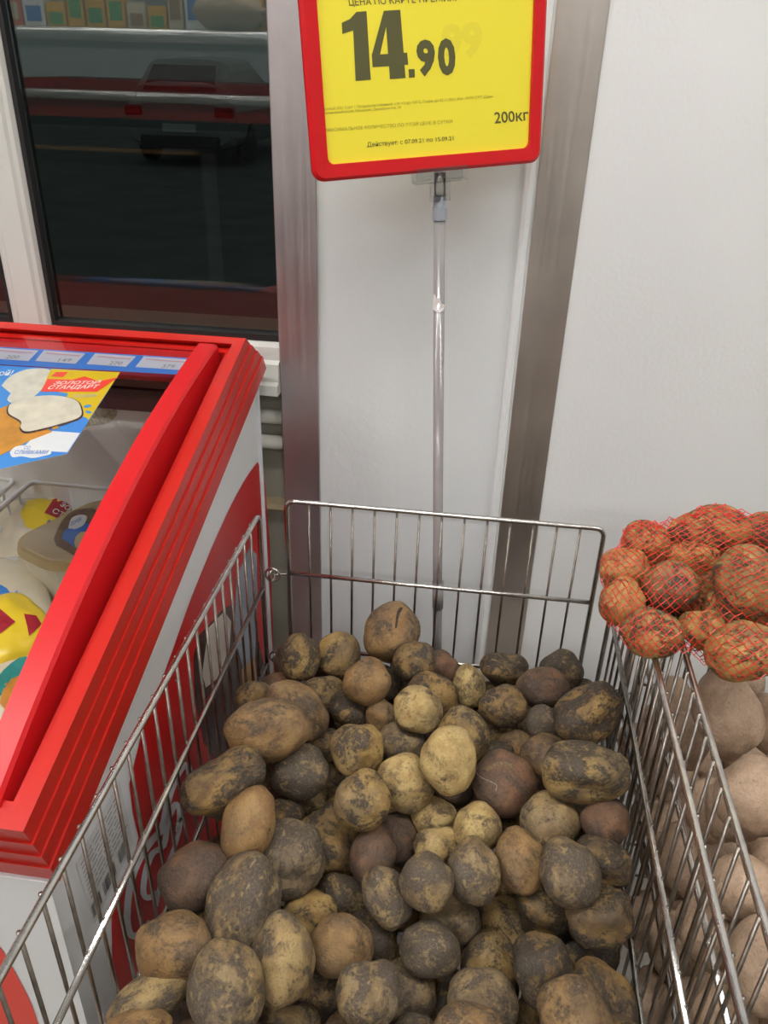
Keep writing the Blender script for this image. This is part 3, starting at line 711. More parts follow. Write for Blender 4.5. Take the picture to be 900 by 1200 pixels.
# ------------------------------------------------------------------ wire display baskets
RB, RW = 0.0036, 0.0019
def wire_basket(label, x0, x1, y0, y1, zt, zm, zb_, back_x0, back_x1):
    b = thing('wire_basket', label, 'basket', 'chromed wire display baskets', ((x0 + x1) / 2, (y0 + y1) / 2, 0))
    def panel(name, A, B, sp, lower=True):
        """A,B: the two upper corners; posts run down, wires hang from the top rod"""
        A, B = Vector(A), Vector(B); dn = Vector((0, 0, -1)); L = (B - A).length; u = (B - A) / L
        path = [A + dn * (zt - zb_)] + arc_corner(A + dn, A, B, 0.014) + arc_corner(A, B, B + dn, 0.014) + [B + dn * (zt - zb_)]
        p = part(name, tube(path, RB, 10), M_CHROME, b)
        part_ = lambda n, me, m: add(n, me, m, p)
        inward = u.cross(Vector((0, 0, 1))) * (RB * 0.5)
        for z in (zm, (zm + zb_) / 2 - 0.01, zb_ + 0.005):
            part_('cross_rod', tube([A + Vector((0, 0, z - zt)), B + Vector((0, 0, z - zt))], 0.0034, 10), M_CHROME)
        n = int(round(L / sp)); me = tube([(0, 0, 0), (0, 0, -(zt - zb_))], RW, 6)
        me.materials.append(M_DARKWIRE)
        off = u.cross(Vector((0, 0, 1))) * -0.0036
        for k in range(1, n):
            o = bpy.data.objects.new('wire', me); COL.objects.link(o); o.parent = p
            o.location = A + u * (L * k / n) + off + Vector((0, 0, 0.002))
        return p
    panel('back_panel', (back_x0, y1, zt), (back_x1, y1, zt), 0.0318)
    panel('side_panel', (x0, y0, zt), (x0, y1 - 0.045, zt), 0.0318)
    panel('side_panel', (x1, y1 - 0.02, zt), (x1, y0, zt), 0.0318)
    panel('front_panel', (x1 - 0.02, y0, zt), (x0 + 0.02, y0, zt), 0.0318)
    bt = part('bottom_grid', tube([[(x0, y0, zb_), (x1, y0, zb_), (x1, y1, zb_), (x0, y1, zb_)]], RB, 8, True), M_CHROME, b)
    for k in range(1, 16): add('wire', tube([(x0, y0 + (y1 - y0) * k / 16, zb_), (x1, y0 + (y1 - y0) * k / 16, zb_)], RW, 6), M_DARKWIRE, bt)
    for k in range(1, 9): add('wire', tube([(x0 + (x1 - x0) * k / 9, y0, zb_ - 0.003), (x0 + (x1 - x0) * k / 9, y1, zb_ - 0.003)], RW, 6), M_DARKWIRE, bt)
    for x in (x0, x1):
        for y in (y0, y1): part('leg', tube([(x, y, zb_ + 0.01), (x, y, 0.0)], 0.006, 10), M_CHROME, b)
    # ring clips that tie the panels together at the back corners
    for (cx, cz) in ((x0 + 0.006, zm + 0.002), (x0 + 0.006, zm - 0.155)):
        c = Vector((cx, y1 - 0.012, cz))
        for q, rad in ((0.0, 0.011), (1.2, 0.009)):
            ringp = [c + Vector((math.cos(a) * rad * math.cos(q), math.cos(a) * rad * math.sin(q), math.sin(a) * rad)) for a in [2 * math.pi * k / 16 for k in range(16)]]
            part('ring_clip', tube(ringp, 0.0018, 6, True), M_CHROME, b)
        part('ring_clip', tube([c, c + Vector((0.012, 0.008, -0.003)), Vector((back_x0 + 0.004, y1, cz - 0.003))], 0.0016, 6), M_CHROME, b)
    return b
ZT, ZM, ZBT = 0.9430, 0.8190, 0.56
wire_basket('chromed wire display basket heaped with loose earthy potatoes beside the freezer', -0.292, 0.2115, 0.20, 1.0, ZT, ZM, ZBT, -0.264, 0.186)
wire_basket('chromed wire display basket with large pale pink potatoes under the net bag', 0.2455, 0.76, 0.20, 1.0, ZT, ZM, ZBT, 0.275, 0.735)

# ------------------------------------------------------------------ potatoes
POT = {
 'pale': potato_mat('skin_pale_yellow', (0.50, 0.365, 0.150), (0.36, 0.240, 0.090), (0.070, 0.047, 0.028), 0.43, specks=0.6),
 'tan': potato_mat('skin_tan', (0.33, 0.200, 0.078), (0.235, 0.130, 0.050), (0.075, 0.052, 0.033), 0.45),
 'mott': potato_mat('skin_mottled', (0.40, 0.265, 0.090), (0.25, 0.150, 0.050), (0.055, 0.041, 0.028), 0.495, soft=0.045),
 'grey': potato_mat('skin_grey_dust', (0.36, 0.250, 0.108), (0.21, 0.135, 0.062), (0.080, 0.061, 0.043), 0.515, soft=0.05),
 'dark': potato_mat('skin_dark_earth', (0.30, 0.185, 0.060), (0.15, 0.088, 0.036), (0.042, 0.0315, 0.022), 0.52, soft=0.045),
 'red': potato_mat('skin_reddish', (0.215, 0.110, 0.056), (0.145, 0.072, 0.038), (0.066, 0.045, 0.031), 0.50, soft=0.10, flecks=0.35),
 'pink': potato_mat('skin_pale_pink', (0.45, 0.315, 0.215), (0.38, 0.260, 0.170), (0.20, 0.135, 0.085), 0.41, rough=0.6, specks=0.35, soft=0.16, flecks=0.2),
 'scab': potato_mat('skin_scabby_ochre', (0.50, 0.315, 0.100), (0.40, 0.205, 0.062), (0.070, 0.042, 0.022), 0.45, specks=0.6, scale=3.4, soft=0.05),
}
PROTO = []
def make_proto(seed, lump):
    bm = bmesh.new(); bmesh.ops.create_icosphere(bm, subdivisions=4, radius=0.5)
    r = random.Random(seed); o = Vector([r.uniform(-50, 50) for _ in range(3)])
    eyes = []
    for _ in range(6):
        d = Vector([r.gauss(0, 1) for _ in range(3)]).normalized(); eyes.append((d, r.uniform(0.02, 0.05), r.uniform(0.10, 0.22)))
    for v in bm.verts:
        d = v.co.normalized()
        k = 1 + lump * noise.noise(d * 1.15 + o) + 0.045 * noise.noise(d * 2.6 + o * 2) + 0.012 * noise.noise(d * 7 + o)
        for e, dep, w in eyes:
            a = d.angle(e)
            if a < w * 2.5: k -= dep * math.exp(-(a / w) ** 2)
        v.co = d * 0.5 * k
    for ax in range(3):                # unit extents
        lo = min(v.co[ax] for v in bm.verts); hi = max(v.co[ax] for v in bm.verts)
        for v in bm.verts: v.co[ax] = (v.co[ax] - (lo + hi) / 2) / (hi - lo)
    me = bpy.data.meshes.new('potato'); bm.to_mesh(me); bm.free()
    for p in me.polygons: p.use_smooth = True
    me.materials.append(POT['grey']); return me
for k in range(12): PROTO.append(make_proto(k * 7 + 3, 0.16 if k < 9 else 0.26))

PR = random.Random(11)
def put_potato(c, e1, e2, e3, dims, kind, label, group, proto=None):
    me = PROTO[proto if proto is not None else PR.randrange(len(PROTO))]
    o = bpy.data.objects.new('potato', me); COL.objects.link(o)
    o.material_slots[0].link = 'OBJECT'; o.material_slots[0].material = POT[kind]
    R = Matrix((e1, e2, e3)).transposed()
    if R.determinant() < 0: R = Matrix((e1, e2, -e3)).transposed()
    o.matrix_world = Matrix.Translation(c) @ R.to_4x4() @ Matrix.Diagonal((*dims, 1))
    return tag(o, label, 'potato', group)
DESC = {'pale': 'pale yellow potato', 'tan': 'tan potato with light soil', 'mott': 'potato mottled yellow and dark brown', 'grey': 'potato dusted grey-brown with soil', 'dark': 'dark soil-coated potato', 'red': 'reddish-brown potato'}
def lab(kind, c, size, deep=False):
    """what it looks like and what it lies against"""
    sz = 'small ' if size < 0.056 else 'large ' if size > 0.072 else 'medium-sized '
    if deep: pl = 'down in the gaps between the upper potatoes'
    elif c.y > 0.885: pl = 'against the back wire panel'
    elif c.x < -0.17: pl = 'beside the wire panel next to the freezer'
    elif c.x > 0.115: pl = 'beside the wire panel next to the second basket'
    elif c.y < 0.50: pl = 'at the front of the heap'
    else: pl = 'in the middle of the heap'
    l = sz + DESC[kind] + ' ' + pl
    return l, l
# px, py, width, height along the turned axes, turn (deg, clockwise), layer 0 top .. 2 low, kind
PL = [
 (352,770,45,54,0,0,'mott'),(313,856,94,70,-8,-1,'tan'),(348,832,80,56,35,1,'tan'),(297,816,42,34,-20,2,'dark'),(331,805,48,32,10,2,'red'),
 (264,922,98,68,-28,0,'dark'),(352,904,66,60,0,0,'grey'),(291,966,58,84,14,-1,'tan'),(334,956,42,42,0,2,'dark'),(364,936,62,50,-10,2,'pale'),
 (343,1005,70,82,-10,0,'grey'),(388,991,64,84,-25,1,'dark'),(231,1029,82,74,-10,0,'red'),(262,997,44,32,0,2,'grey'),(285,1060,80,108,14,-1,'grey'),
 (238,1082,38,38,0,2,'mott'),(204,1110,82,72,8,-1,'tan'),(265,1160,80,98,-8,-1,'grey'),(175,1171,88,50,-32,0,'grey'),(163,1210,66,44,-10,0,'tan'),
 (212,1206,42,50,0,2,'red'),(362,1071,62,52,-15,1,'mott'),(401,1054,60,52,15,1,'mott'),(332,1122,68,92,-6,-1,'grey'),(401,1108,68,63,6,0,'tan'),
 (434,1107,58,68,0,1,'dark'),(372,1166,64,64,0,1,'dark'),(431,1172,68,76,0,0,'grey'),(478,1164,60,66,0,1,'grey'),(314,1182,48,50,0,2,'mott'),
 (338,1214,66,58,0,1,'grey'),(404,1212,48,46,0,1,'tan'),(397,768,50,54,20,0,'mott'),(459,741,62,70,32,3,'tan'),(485,775,52,50,-30,1,'dark'),
 (516,784,42,44,0,2,'red'),(430,798,54,54,0,0,'tan'),(381,815,54,46,20,1,'mott'),(412,836,56,48,25,1,'dark'),(447,841,36,48,-15,1,'tan'),
 (490,831,56,52,15,0,'pale'),(506,818,60,54,20,1,'dark'),(550,804,36,50,-5,1,'pale'),(590,786,54,40,8,1,'dark'),(590,827,54,48,5,0,'dark'),
 (636,806,58,46,-5,0,'red'),(657,787,50,50,0,1,'dark'),(690,836,80,62,-35,0,'dark'),(676,813,44,34,0,2,'dark'),(637,847,38,40,0,1,'grey'),
 (641,887,60,50,15,1,'tan'),(686,905,96,66,6,-1,'mott'),(591,919,70,72,10,0,'red'),(607,876,48,38,0,2,'tan'),(582,884,40,30,0,2,'dark'),
 (525,891,62,74,0,-1,'pale'),(543,862,60,66,0,1,'mott'),(571,860,42,44,0,2,'dark'),(470,870,54,44,8,1,'grey'),(420,881,60,64,-15,0,'mott'),
 (377,874,50,38,0,2,'dark'),(476,918,60,64,-25,0,'pale'),(425,937,63,66,0,-1,'mott'),(404,953,46,46,0,2,'dark'),(464,983,46,54,-15,1,'red'),
 (437,1001,50,66,15,1,'red'),(509,958,52,44,10,1,'pale'),(513,996,54,48,0,1,'pale'),(470,957,44,28,0,2,'pale'),(561,969,53,54,15,0,'pale'),
 (528,926,50,40,0,2,'red'),(600,966,36,36,0,2,'pale'),(645,961,66,62,0,0,'grey'),(709,961,52,54,0,0,'red'),(682,965,38,52,0,2,'dark'),
 (704,1012,64,56,15,1,'dark'),(609,1008,56,70,-5,-1,'tan'),(667,1022,64,74,-35,-1,'grey'),(555,1020,58,70,-12,-1,'grey'),(500,1033,60,62,0,-1,'grey'),
 (453,1050,50,66,-28,0,'grey'),(477,1069,42,38,0,2,'tan'),(526,1080,66,60,25,1,'grey'),(505,1112,66,58,15,0,'grey'),(520,1163,52,62,0,2,'dark'),
 (594,1087,62,64,-20,1,'mott'),(637,1065,66,62,35,0,'dark'),(703,1073,70,66,0,0,'dark'),(687,1118,68,56,0,2,'dark'),(637,1136,62,74,-15,0,'dark'),
 (573,1131,60,62,0,1,'mott'),(566,1176,74,66,0,0,'grey'),(549,1214,76,64,0,-1,'tan'),(624,1199,48,52,0,1,'dark'),(675,1195,72,82,-20,-1,'tan'),
 (706,1178,70,92,-15,1,'dark'),(590,1047,38,34,0,2,'dark'),(486,1210,46,36,0,1,'grey'),(226,1232,70,60,0,1,'grey'),(290,1236,70,60,0,1,'dark'),
 (440,1236,70,60,0,1,'mott'),(620,1240,70,60,0,1,'grey'),(740,1236,60,60,0,1,'dark'),(372,1242,66,60,0,2,'dark'),(450,800,36,40,0,2,'dark'),(560,838,40,34,0,2,'dark'),
]
def heap_z(px, py):
    zs = np.interp(py, [730, 770, 850, 920, 960, 1075, 1190, 1240], [0.765, 0.722, 0.772, 0.765, 0.750, 0.712, 0.688, 0.678])
    if py > 1000: zs -= 0.02 * min(1, (py - 1000) / 150) * np.interp(px, [200, 700], [-0.6, 1.0])
    return float(zs)
N_ = len(PL)
D = np.array([list(ray(p[0], p[1])) for p in PL])                # rays with unit depth
T0 = np.zeros(N_); 
for i, p in enumerate(PL):
    z = heap_z(p[0], p[1]) - {-1: -0.014, 0: 0.0, 1: 0.020, 2: 0.042, 3: -0.012}[p[5]]
    T0[i] = (z - H) / D[i, 2]
T = T0.copy()
AX = []
for i, p in enumerate(PL):
    e3 = Vector(D[i]).normalized(); a = math.radians(p[4])
    ix = (RGT - e3 * RGT.dot(e3)).normalized(); iy = e3.cross(ix)
    if iy.dot(UPV) > 0: iy = -iy                                  # image x right, image y down
    e1 = ix * math.cos(a) + iy * math.sin(a); e2 = -ix * math.sin(a) + iy * math.cos(a)
    AX.append((e1, e2, e3))
AXN = np.array([[list(e) for e in ax] for ax in AX])              # N,3,3
PX = np.array([[p[2], p[3], 0.93 * (p[2] + p[3]) / 2] for p in PL]) / FPX / 2   # half sizes at unit depth
DEN = 1.0 / np.linalg.norm(D, axis=1)
PX = 1.045 * PX * (1 / DEN[:, None]) ** 0.5                               # off-axis stretch, roughly
X0, X1, Y1 = -0.2885, 0.2065, 0.993
for it in range(260):
    C = D * T[:, None] + np.array([0, 0, H])
    S = PX * T[:, None]
    step = np.zeros(N_)
    diff = C[None] - C[:, None]; dist = np.linalg.norm(diff, axis=2) + 1e-9; u = diff / dist[..., None]
    ui = np.einsum('ijk,iak->ija', u, AXN); ri = 1 / np.sqrt(((ui / S[:, None, :]) ** 2).sum(2))
    uj = np.einsum('ijk,jak->ija', u, AXN); rj = 1 / np.sqrt(((uj / S[None, :, :]) ** 2).sum(2))
    pen = ri + rj - dist; np.fill_diagonal(pen, -1)
    for i, j in zip(*np.where(np.triu(pen > 0.002))):
        # the one meant to lie higher comes nearer, the other sinks
        hi, lo = (i, j) if (PL[i][5], T[i]) <= (PL[j][5], T[j]) else (j, i)
        step[hi] -= 0.10 * pen[i, j]; step[lo] += 0.16 * pen[i, j]
    step += 0.02 * (T0 - T)
    T = np.clip(T + np.clip(step, -0.01, 0.01), T0 - 0.09, T0 + 0.075)
    # stay inside the wire panels
    for i in range(N_):
        for _ in range(6):
            c = D[i] * T[i] + np.array([0, 0, H]); s = PX[i] * T[i]
            ex = math.sqrt(((AXN[i][:, 0] * s) ** 2).sum()); ey = math.sqrt(((AXN[i][:, 1] * s) ** 2).sum())
            if c[0] - ex < X0 or c[0] + ex > X1 or c[1] + ey > Y1: T[i] -= 0.006
            else: break
SPECIAL = {33: ('large smooth tan potato with dark cracked scar perched against the back wire panel', None),
           1: ('biggest egg-shaped tan potato beside the wire panel next to the freezer', None),
           51: ('long knobbly yellow-mottled potato beside the wire panel below the net bag', None),
           52: ('reddish-brown potato with silvery peeling scar in the middle of the heap', None),
           7: ('smooth upright oval tan potato with pinkish upper half near the freezer side', None)}
POBJ = []
for i, p in enumerate(PL):
    c = Vector(D[i]) * T[i] + EYE; s = PX[i] * T[i] * 2
    e1, e2, e3 = AX[i]
    sp_ = SPECIAL.get(i)
    lb_ = lab(p[6], c, (s[0] + s[1]) / 2)
    POBJ.append(put_potato(c, e1, e2, e3, s, p[6], sp_[0] if sp_ else lb_[0], None if sp_ else lb_[1]))
# lower layers that show only through the gaps
CEN = [Vector(D[i]) * T[i] + EYE for i in range(N_)]; RAD = [float(PX[i].mean() * T[i]) for i in range(N_)]
low = []
for layer, zoff in ((0, -0.078), (1, -0.132)):
    for iy in range(13):
        for ix in range(8):
            x = -0.252 + ix * 0.0605 + (0.02 if iy % 2 else -0.002) + PR.uniform(-0.006, 0.006); y = 0.245 + iy * 0.0592 + PR.uniform(-0.006, 0.006)
            if x > 0.175: continue
            q = Vector((x, y, 0)) - EYE
            q.z = -0.75; dd = q.dot(FWD); py = 600 - FPX * q.dot(UPV) / dd; px = 450 + FPX * q.dot(RGT) / dd
            z = heap_z(px, min(py, 1240)) + zoff; r = 0.031
            if z < ZBT + r + 0.004:
                if layer == 1: continue
                z = ZBT + r + 0.004
            ok = True
            for _ in range(5):
                worst = max(((RAD[i] + r) - (CEN[i] - Vector((x, y, z))).length for i in range(N_)), default=-1)
                if worst > 0.006: z -= 0.010
                else: break
            if z < ZBT + r + 0.002: z = ZBT + r + 0.002
            worst = max(((RAD[i] + r) - (CEN[i] - Vector((x, y, z))).length for i in range(N_)), default=-1)
            if worst > 0.016: continue
            if any((Vector((x, y, z)) - a).length < r * 1.75 for a in low): continue
            low.append(Vector((x, y, z)))
for c in low:
    R = Matrix.Rotation(PR.uniform(0, 6.28), 3, 'Z') @ Matrix.Rotation(PR.uniform(0, 6.28), 3, 'X')
    k = PR.choice(('dark', 'dark', 'grey', 'red', 'mott'))
    put_potato(c, R.col[0], R.col[1], R.col[2], (0.064, 0.060, 0.058), k, *lab(k, c, 0.061, True))

# scars that set two of the potatoes apart
bpy.context.view_layer.update()
def scar(o, poly, m):
    tmp = o.data.copy(); tmp.transform(o.matrix_world); sf = bvh_surf(tmp, 0.75)
    me = split2d(poly, 4)
    for v in me.vertices:
        p, n = sf(v.co.x, v.co.y); v.co = p + n * 0.0004
    d = add('scar', me, m, o); d.matrix_parent_inverse = o.matrix_world.inverted()
    bpy.data.meshes.remove(tmp)
M_SC1 = mat('scar_dark', (0.045, 0.030, 0.020), 0.85, var=(300, 0.5)); M_SC2 = mat('scar_silver', (0.30, 0.26, 0.22), 0.5, var=(400, 0.6)); M_SC3 = mat('scar_tan', (0.19, 0.125, 0.065), 0.7, var=(300, 0.6))
scar(POBJ[33], smooth_path([(463.5, 728), (465, 718), (468.5, 712), (472, 713), (468.5, 719), (466.5, 727), (465, 735), (463, 736), (463.5, 728)], 3), M_SC1)
scar(POBJ[52], stroke(smooth_path([(560, 898), (559, 906), (566, 912), (575, 916), (582, 920), (581, 927)], 3), 1.1), M_SC2)
scar(POBJ[52], smooth_path([(565, 901), (576, 896), (590, 892), (601, 896), (603, 901), (588, 897), (572, 903), (565, 901)], 3), M_SC3)

# large pink potatoes in the neighbouring basket
def px_potato(px, py, w, h, a, kind, label, group, z=None, y=None, proto=None):
    c = at_z(px, py, z) if z is not None else at_y(px, py, y)
    t = depth_of(c); e3 = (c - EYE).normalized(); ix = (RGT - e3 * RGT.dot(e3)).normalized(); iy = e3.cross(ix)
    if iy.dot(UPV) > 0: iy = -iy
    a = math.radians(a); e1 = ix * math.cos(a) + iy * math.sin(a); e2 = -ix * math.sin(a) + iy * math.cos(a)
    k = 1.0 / FPX * t
    return put_potato(c, e1, e2, e3, (w * k, h * k, 0.9 * (w + h) / 2 * k), kind, label, group, proto)
NG = 'large pale pink potatoes in the second basket'; NLB = 'large pale pink potato in the wire basket under the net bag'
px_potato(852, 836, 78, 108, -10, 'pink', 'upright pale pink potato with two small eyes just below the net bag', None, z=0.83, proto=2)
for (px, py, w, h, a, z) in ((884, 932, 92, 92, 0, 0.83), (862, 948, 70, 84, 20, 0.79), (868, 1040, 82, 78, 15, 0.80), (896, 1132, 84, 108, 15, 0.80), (838, 1095, 80, 90, -20, 0.735), (832, 950, 60, 74, 0, 0.735),
                             (806, 868, 52, 70, 0, 0.735), (905, 850, 60, 76, 0, 0.80), (925, 1020, 80, 80, 0, 0.80), (800, 1005, 60, 80, 10, 0.69), (856, 1190, 90, 90, 0, 0.725), (940, 920, 80, 90, 0, 0.80), (945, 1120, 90, 90, 0, 0.79),
                             (770, 900, 46, 60, 0, 0.66), (792, 1110, 66, 90, 0, 0.655), (775, 1010, 50, 70, 10, 0.625), (815, 1190, 80, 80, 0, 0.64), (790, 820, 44, 56, 0, 0.69), (930, 1210, 90, 90, 0, 0.74), (870, 800, 50, 60, 0, 0.76), (760, 960, 44, 60, 0, 0.60), (755, 1080, 56, 70, 20, 0.60), (770, 1170, 60, 70, -20, 0.60), (800, 930, 44, 60, 30, 0.61), (830, 1020, 60, 60, 0, 0.62), (770, 850, 40, 50, 0, 0.61), (830, 1150, 70, 70, 40, 0.61)):
    c_ = at_z(px, py, z)
    pl_ = 'against its wire panel' if c_.x < 0.31 else 'clear of its wire panel'
    pl_ = ('upper ' if z > 0.72 else 'lower ') + 'layer, ' + pl_
    l_ = 'pale pink potato under the net bag, ' + pl_
    px_potato(px, py, w, h, a, 'pink', l_, l_, z=z)

for iy in range(9):
    for ix in range(3):
        c = Vector((0.292 + ix * 0.074 + (0.02 if iy % 2 else 0), 0.34 + iy * 0.075, 0.602 + PR.uniform(0, 0.006)))
        R = Matrix.Rotation(PR.uniform(0, 6.28), 3, 'Z') @ Matrix.Rotation(PR.uniform(-0.3, 0.3), 3, 'X')
        put_potato(c, R.col[0], R.col[1], R.col[2], (0.088, 0.074, 0.072), 'pink', 'pale pink potato in the bottom layer of the wire basket under the net bag', 'bottom layer of pink potatoes')

# ------------------------------------------------------------------ red net bag of potatoes
BG = 'potatoes inside the red net bag'; BL = 'ochre scabby potato seen through the red net bag'
bag = []
for (px, py, w, h, a, y) in ((757, 638, 56, 58, 0, 0.885), (733, 669, 58, 56, -15, 0.845), (729, 705, 54, 60, 0, 0.795), (764, 742, 72, 60, 10, 0.742), (786, 687, 66, 62, -10, 0.815), (831, 622, 98, 62, -5, 0.90),
                             (876, 680, 78, 86, 10, 0.80), (822, 738, 54, 48, 0, 0.775), (874, 762, 94, 72, -5, 0.732), (812, 655, 60, 50, 0, 0.87), (905, 628, 66, 58, 0, 0.89), (934, 700, 78, 80, 0, 0.79), (850, 712, 50, 50, 0, 0.80), (945, 645, 70, 66, 0, 0.86), (806, 716, 46, 46, 0, 0.835), (845, 745, 46, 46, 0, 0.80), (770, 712, 44, 44, 0, 0.835), (828, 692, 58, 58, 0, 0.86), (900, 728, 50, 50, 0, 0.80)):
    bag.append(px_potato(px, py, w, h, a, 'scab', BL, BG, y=y))
bag[4]['label'] = 'dark-blotched potato at the open middle of the red net bag'; del bag[4]['group']; bag[4].material_slots[0].material = POT['mott']
bag[6]['label'] = 'large yellow potato with dark patches behind taut red netting'; del bag[6]['group']; bag[6].material_slots[0].material = POT['mott']
bpy.context.view_layer.update()
bmb = bmesh.new()
for o in bag:
    b0 = len(bmb.verts); tmp = o.data.copy(); tmp.transform(o.matrix_world); bmb.from_mesh(tmp); bpy.data.meshes.remove(tmp)
BT = BVHTree.FromBMesh(bmb); bmb.free()
bc = sum((o.matrix_world.translation for o in bag), Vector()) / len(bag)
NN = (EYE - bc).normalized(); NA = (Vector((1, 0, 0)) - NN * NN.x).normalized(); NB = NN.cross(NA)
# lattice lines lie closer together towards the gathered end and the upper edge
ga, gb = [-0.20], [-0.17]
while ga[-1] < 0.22: ga.append(ga[-1] + float(np.interp(ga[-1], [-0.16, -0.03, 0.06, 0.2], [0.0075, 0.0095, 0.0135, 0.0135])))
while gb[-1] < 0.17: gb.append(gb[-1] + float(np.interp(gb[-1], [-0.1, 0.0, 0.03, 0.12], [0.0050, 0.0050, 0.0038, 0.0030])))
NI, NJ = len(ga), len(gb)
V, Fc = [], []
def thread(a, b, r):
    t = (b - a)
    if t.length < 1e-6: return
    t.normalize(); u = t.cross(Vector((0.3, 0.2, 0.9))).normalized(); w = t.cross(u); k = len(V)
    for q in (a, b):
        for an in (0, 2.094, 4.189): V.append(q + (u * math.cos(an) + w * math.sin(an)) * r)
    Fc.extend([(k, k + 1, k + 4, k + 3), (k + 1, k + 2, k + 5, k + 4), (k + 2, k, k + 3, k + 5)])
nrg = random.Random(5)
JIT = [[(nrg.gauss(0, 0.0010), nrg.gauss(0, 0.0006)) for j in range(NJ)] for i in range(NI)]
def lat(i, j):
    st_ = (ga[min(i + 1, NI - 1)] - ga[i]) * 0.5 if j % 2 else 0.0
    return ga[i] + st_ + JIT[i][j][0], gb[j] + JIT[i][j][1]
for side_ in (1, -1):
    hgt = np.full((NI, NJ), np.nan)
    for i in range(NI):
        for j in range(NJ):
            a_, b_ = lat(i, j); h = BT.ray_cast(bc + NA * a_ + NB * b_ + NN * (0.4 * side_), -NN * side_)
            if h[0] is not None: hgt[i, j] = (h[0] - bc).dot(NN) * side_
    hit = ~np.isnan(hgt)
    # close the gaps between neighbouring potatoes
    f = hit.copy()
    def dil(m):
        o = m.copy(); o[1:] |= m[:-1]; o[:-1] |= m[1:]; o[:, 1:] |= m[:, :-1]; o[:, :-1] |= m[:, 1:]; return o
    for _ in range(3): f = dil(f)
    for _ in range(3): f = ~dil(~f)
    solid = f | hit
    g = np.where(hit, hgt, 0.0)
    for _ in range(40):
        av_ = (np.roll(g, 1, 0) + np.roll(g, -1, 0) + np.roll(g, 1, 1) + np.roll(g, -1, 1)) / 4
        g = np.where(hit, g, av_)
    for _ in range(6):                 # taut net bridges the hollows
        av_ = np.maximum((np.roll(g, 1, 0) + np.roll(g, -1, 0)) / 2, (np.roll(g, 1, 1) + np.roll(g, -1, 1)) / 2)
        g = np.where(solid & dil(solid), np.maximum(g, np.minimum(av_, g + 0.004)), g)
    edge = dil(solid) & ~solid
    P = {}
    for i in range(NI):
        for j in range(NJ):
            a_, b_ = lat(i, j)
            if solid[i, j]:
                P[i, j] = bc + NA * a_ + NB * b_ + NN * side_ * (g[i, j] + 0.0016)
            elif edge[i, j]:           # wrap round the outline
                q = BT.find_nearest(bc + NA * a_ + NB * b_ + NN * side_ * 0.004)
                P[i, j] = q[0] + q[1] * 0.0012
    for i in range(NI):
        for j in range(NJ - 1):
            i2 = i + 1 if j % 2 else i - 1
            for k in (i, i2):
                if (i, j) in P and (k, j + 1) in P and (P[i, j] - P[k, j + 1]).length < 0.05:
                    thread(P[i, j], P[k, j + 1], 0.00050)
nb_ = thing('net_bag', 'red net bag of potatoes lying across the basket rims', 'net bag', None, (bc.x, bc.y, bc.z - 0.07))
net = part('netting', mesh(V, Fc), M_NET, nb_); net['kind'] = 'stuff'

# ------------------------------------------------------------------ price sign on its pole
def sign_axes():
    rx, ry, rz = [math.radians(a) for a in (-1.8767, -3.5541, 28.3845)]
    return Matrix.Rotation(rz, 3, 'Z') @ Matrix.Rotation(rx, 3, 'X') @ Matrix.Rotation(ry, 3, 'Y')
SR = sign_axes(); SO = Vector((-0.2159, 0.993, 1.3732)); SU, SNRM, SV = SR.col[0].copy(), SR.col[1].copy(), SR.col[2].copy()
def sgn(u, v, w=0.0): return SO + SU * u + SV * v - SNRM * w      # w towards the viewer
sign = thing('price_sign', 'yellow price sign in red frame on clear pole behind the potatoes', 'sign', None, (-0.075, 1.07, 0))
SW, SH = 0.300, 0.215
def rr2(x0, x1, y0, y1, r):
    cx, cy = (x0 + x1) / 2, (y0 + y1) / 2
    return [(cx + x, cy + y) for x, y in rrect((x1 - x0) / 2, (y1 - y0) / 2, r, 6)]
out_, in_ = rr2(0, SW, 0, SH, 0.014), rr2(0.019, SW - 0.017, 0.018, SH - 0.018, 0.008)
mid_ = rr2(0.004, SW - 0.004, 0.004, SH - 0.004, 0.011)
n = len(out_); V = [sgn(*p, -0.003) for p in out_] + [sgn(*p, 0.002) for p in out_] + [sgn(*p, 0.0055) for p in mid_] + [sgn(*p, 0.0045) for p in in_] + [sgn(*p, -0.001) for p in in_]
Fc = [(k * n + i, k * n + (i + 1) % n, (k + 1) * n + (i + 1) % n, (k + 1) * n + i) for k in range(4) for i in range(n)] + [(4 * n + i, 4 * n + (i + 1) % n, (i + 1) % n, i) for i in range(n)]
part('frame', fix(mesh(V, Fc)), M_SIGNRED, sign, 'red plastic frame')
part('paper', prism(rr2(0.015, SW - 0.013, 0.014, SH - 0.014, 0.004), lambda u, v: sgn(u, v, -0.001), lambda u, v: sgn(u, v, 0.0005)), M_YELLOW, sign, 'yellow price sheet')
def surf_sign(px, py):
    d = ray(px, py); o = sgn(0, 0, 0.0005); t = (o - EYE).dot(SNRM) / d.dot(SNRM); return EYE + d * t, -SNRM
def st_(s, quad, m, bold=0.0, off=0.0004): return text_on('lettering', s, quad, surf_sign, m, sign, off, bold)
st_('ЦЕНА ПО КАРТЕ ПРЕМИЯ.', [(409.5, 8.5), (535, 3), (533, -7), (408, -2)], M_OLIVE, 0.006)
def dg(pts): return [(360 + x / 3.214, y / 3.214) for x, y in pts]
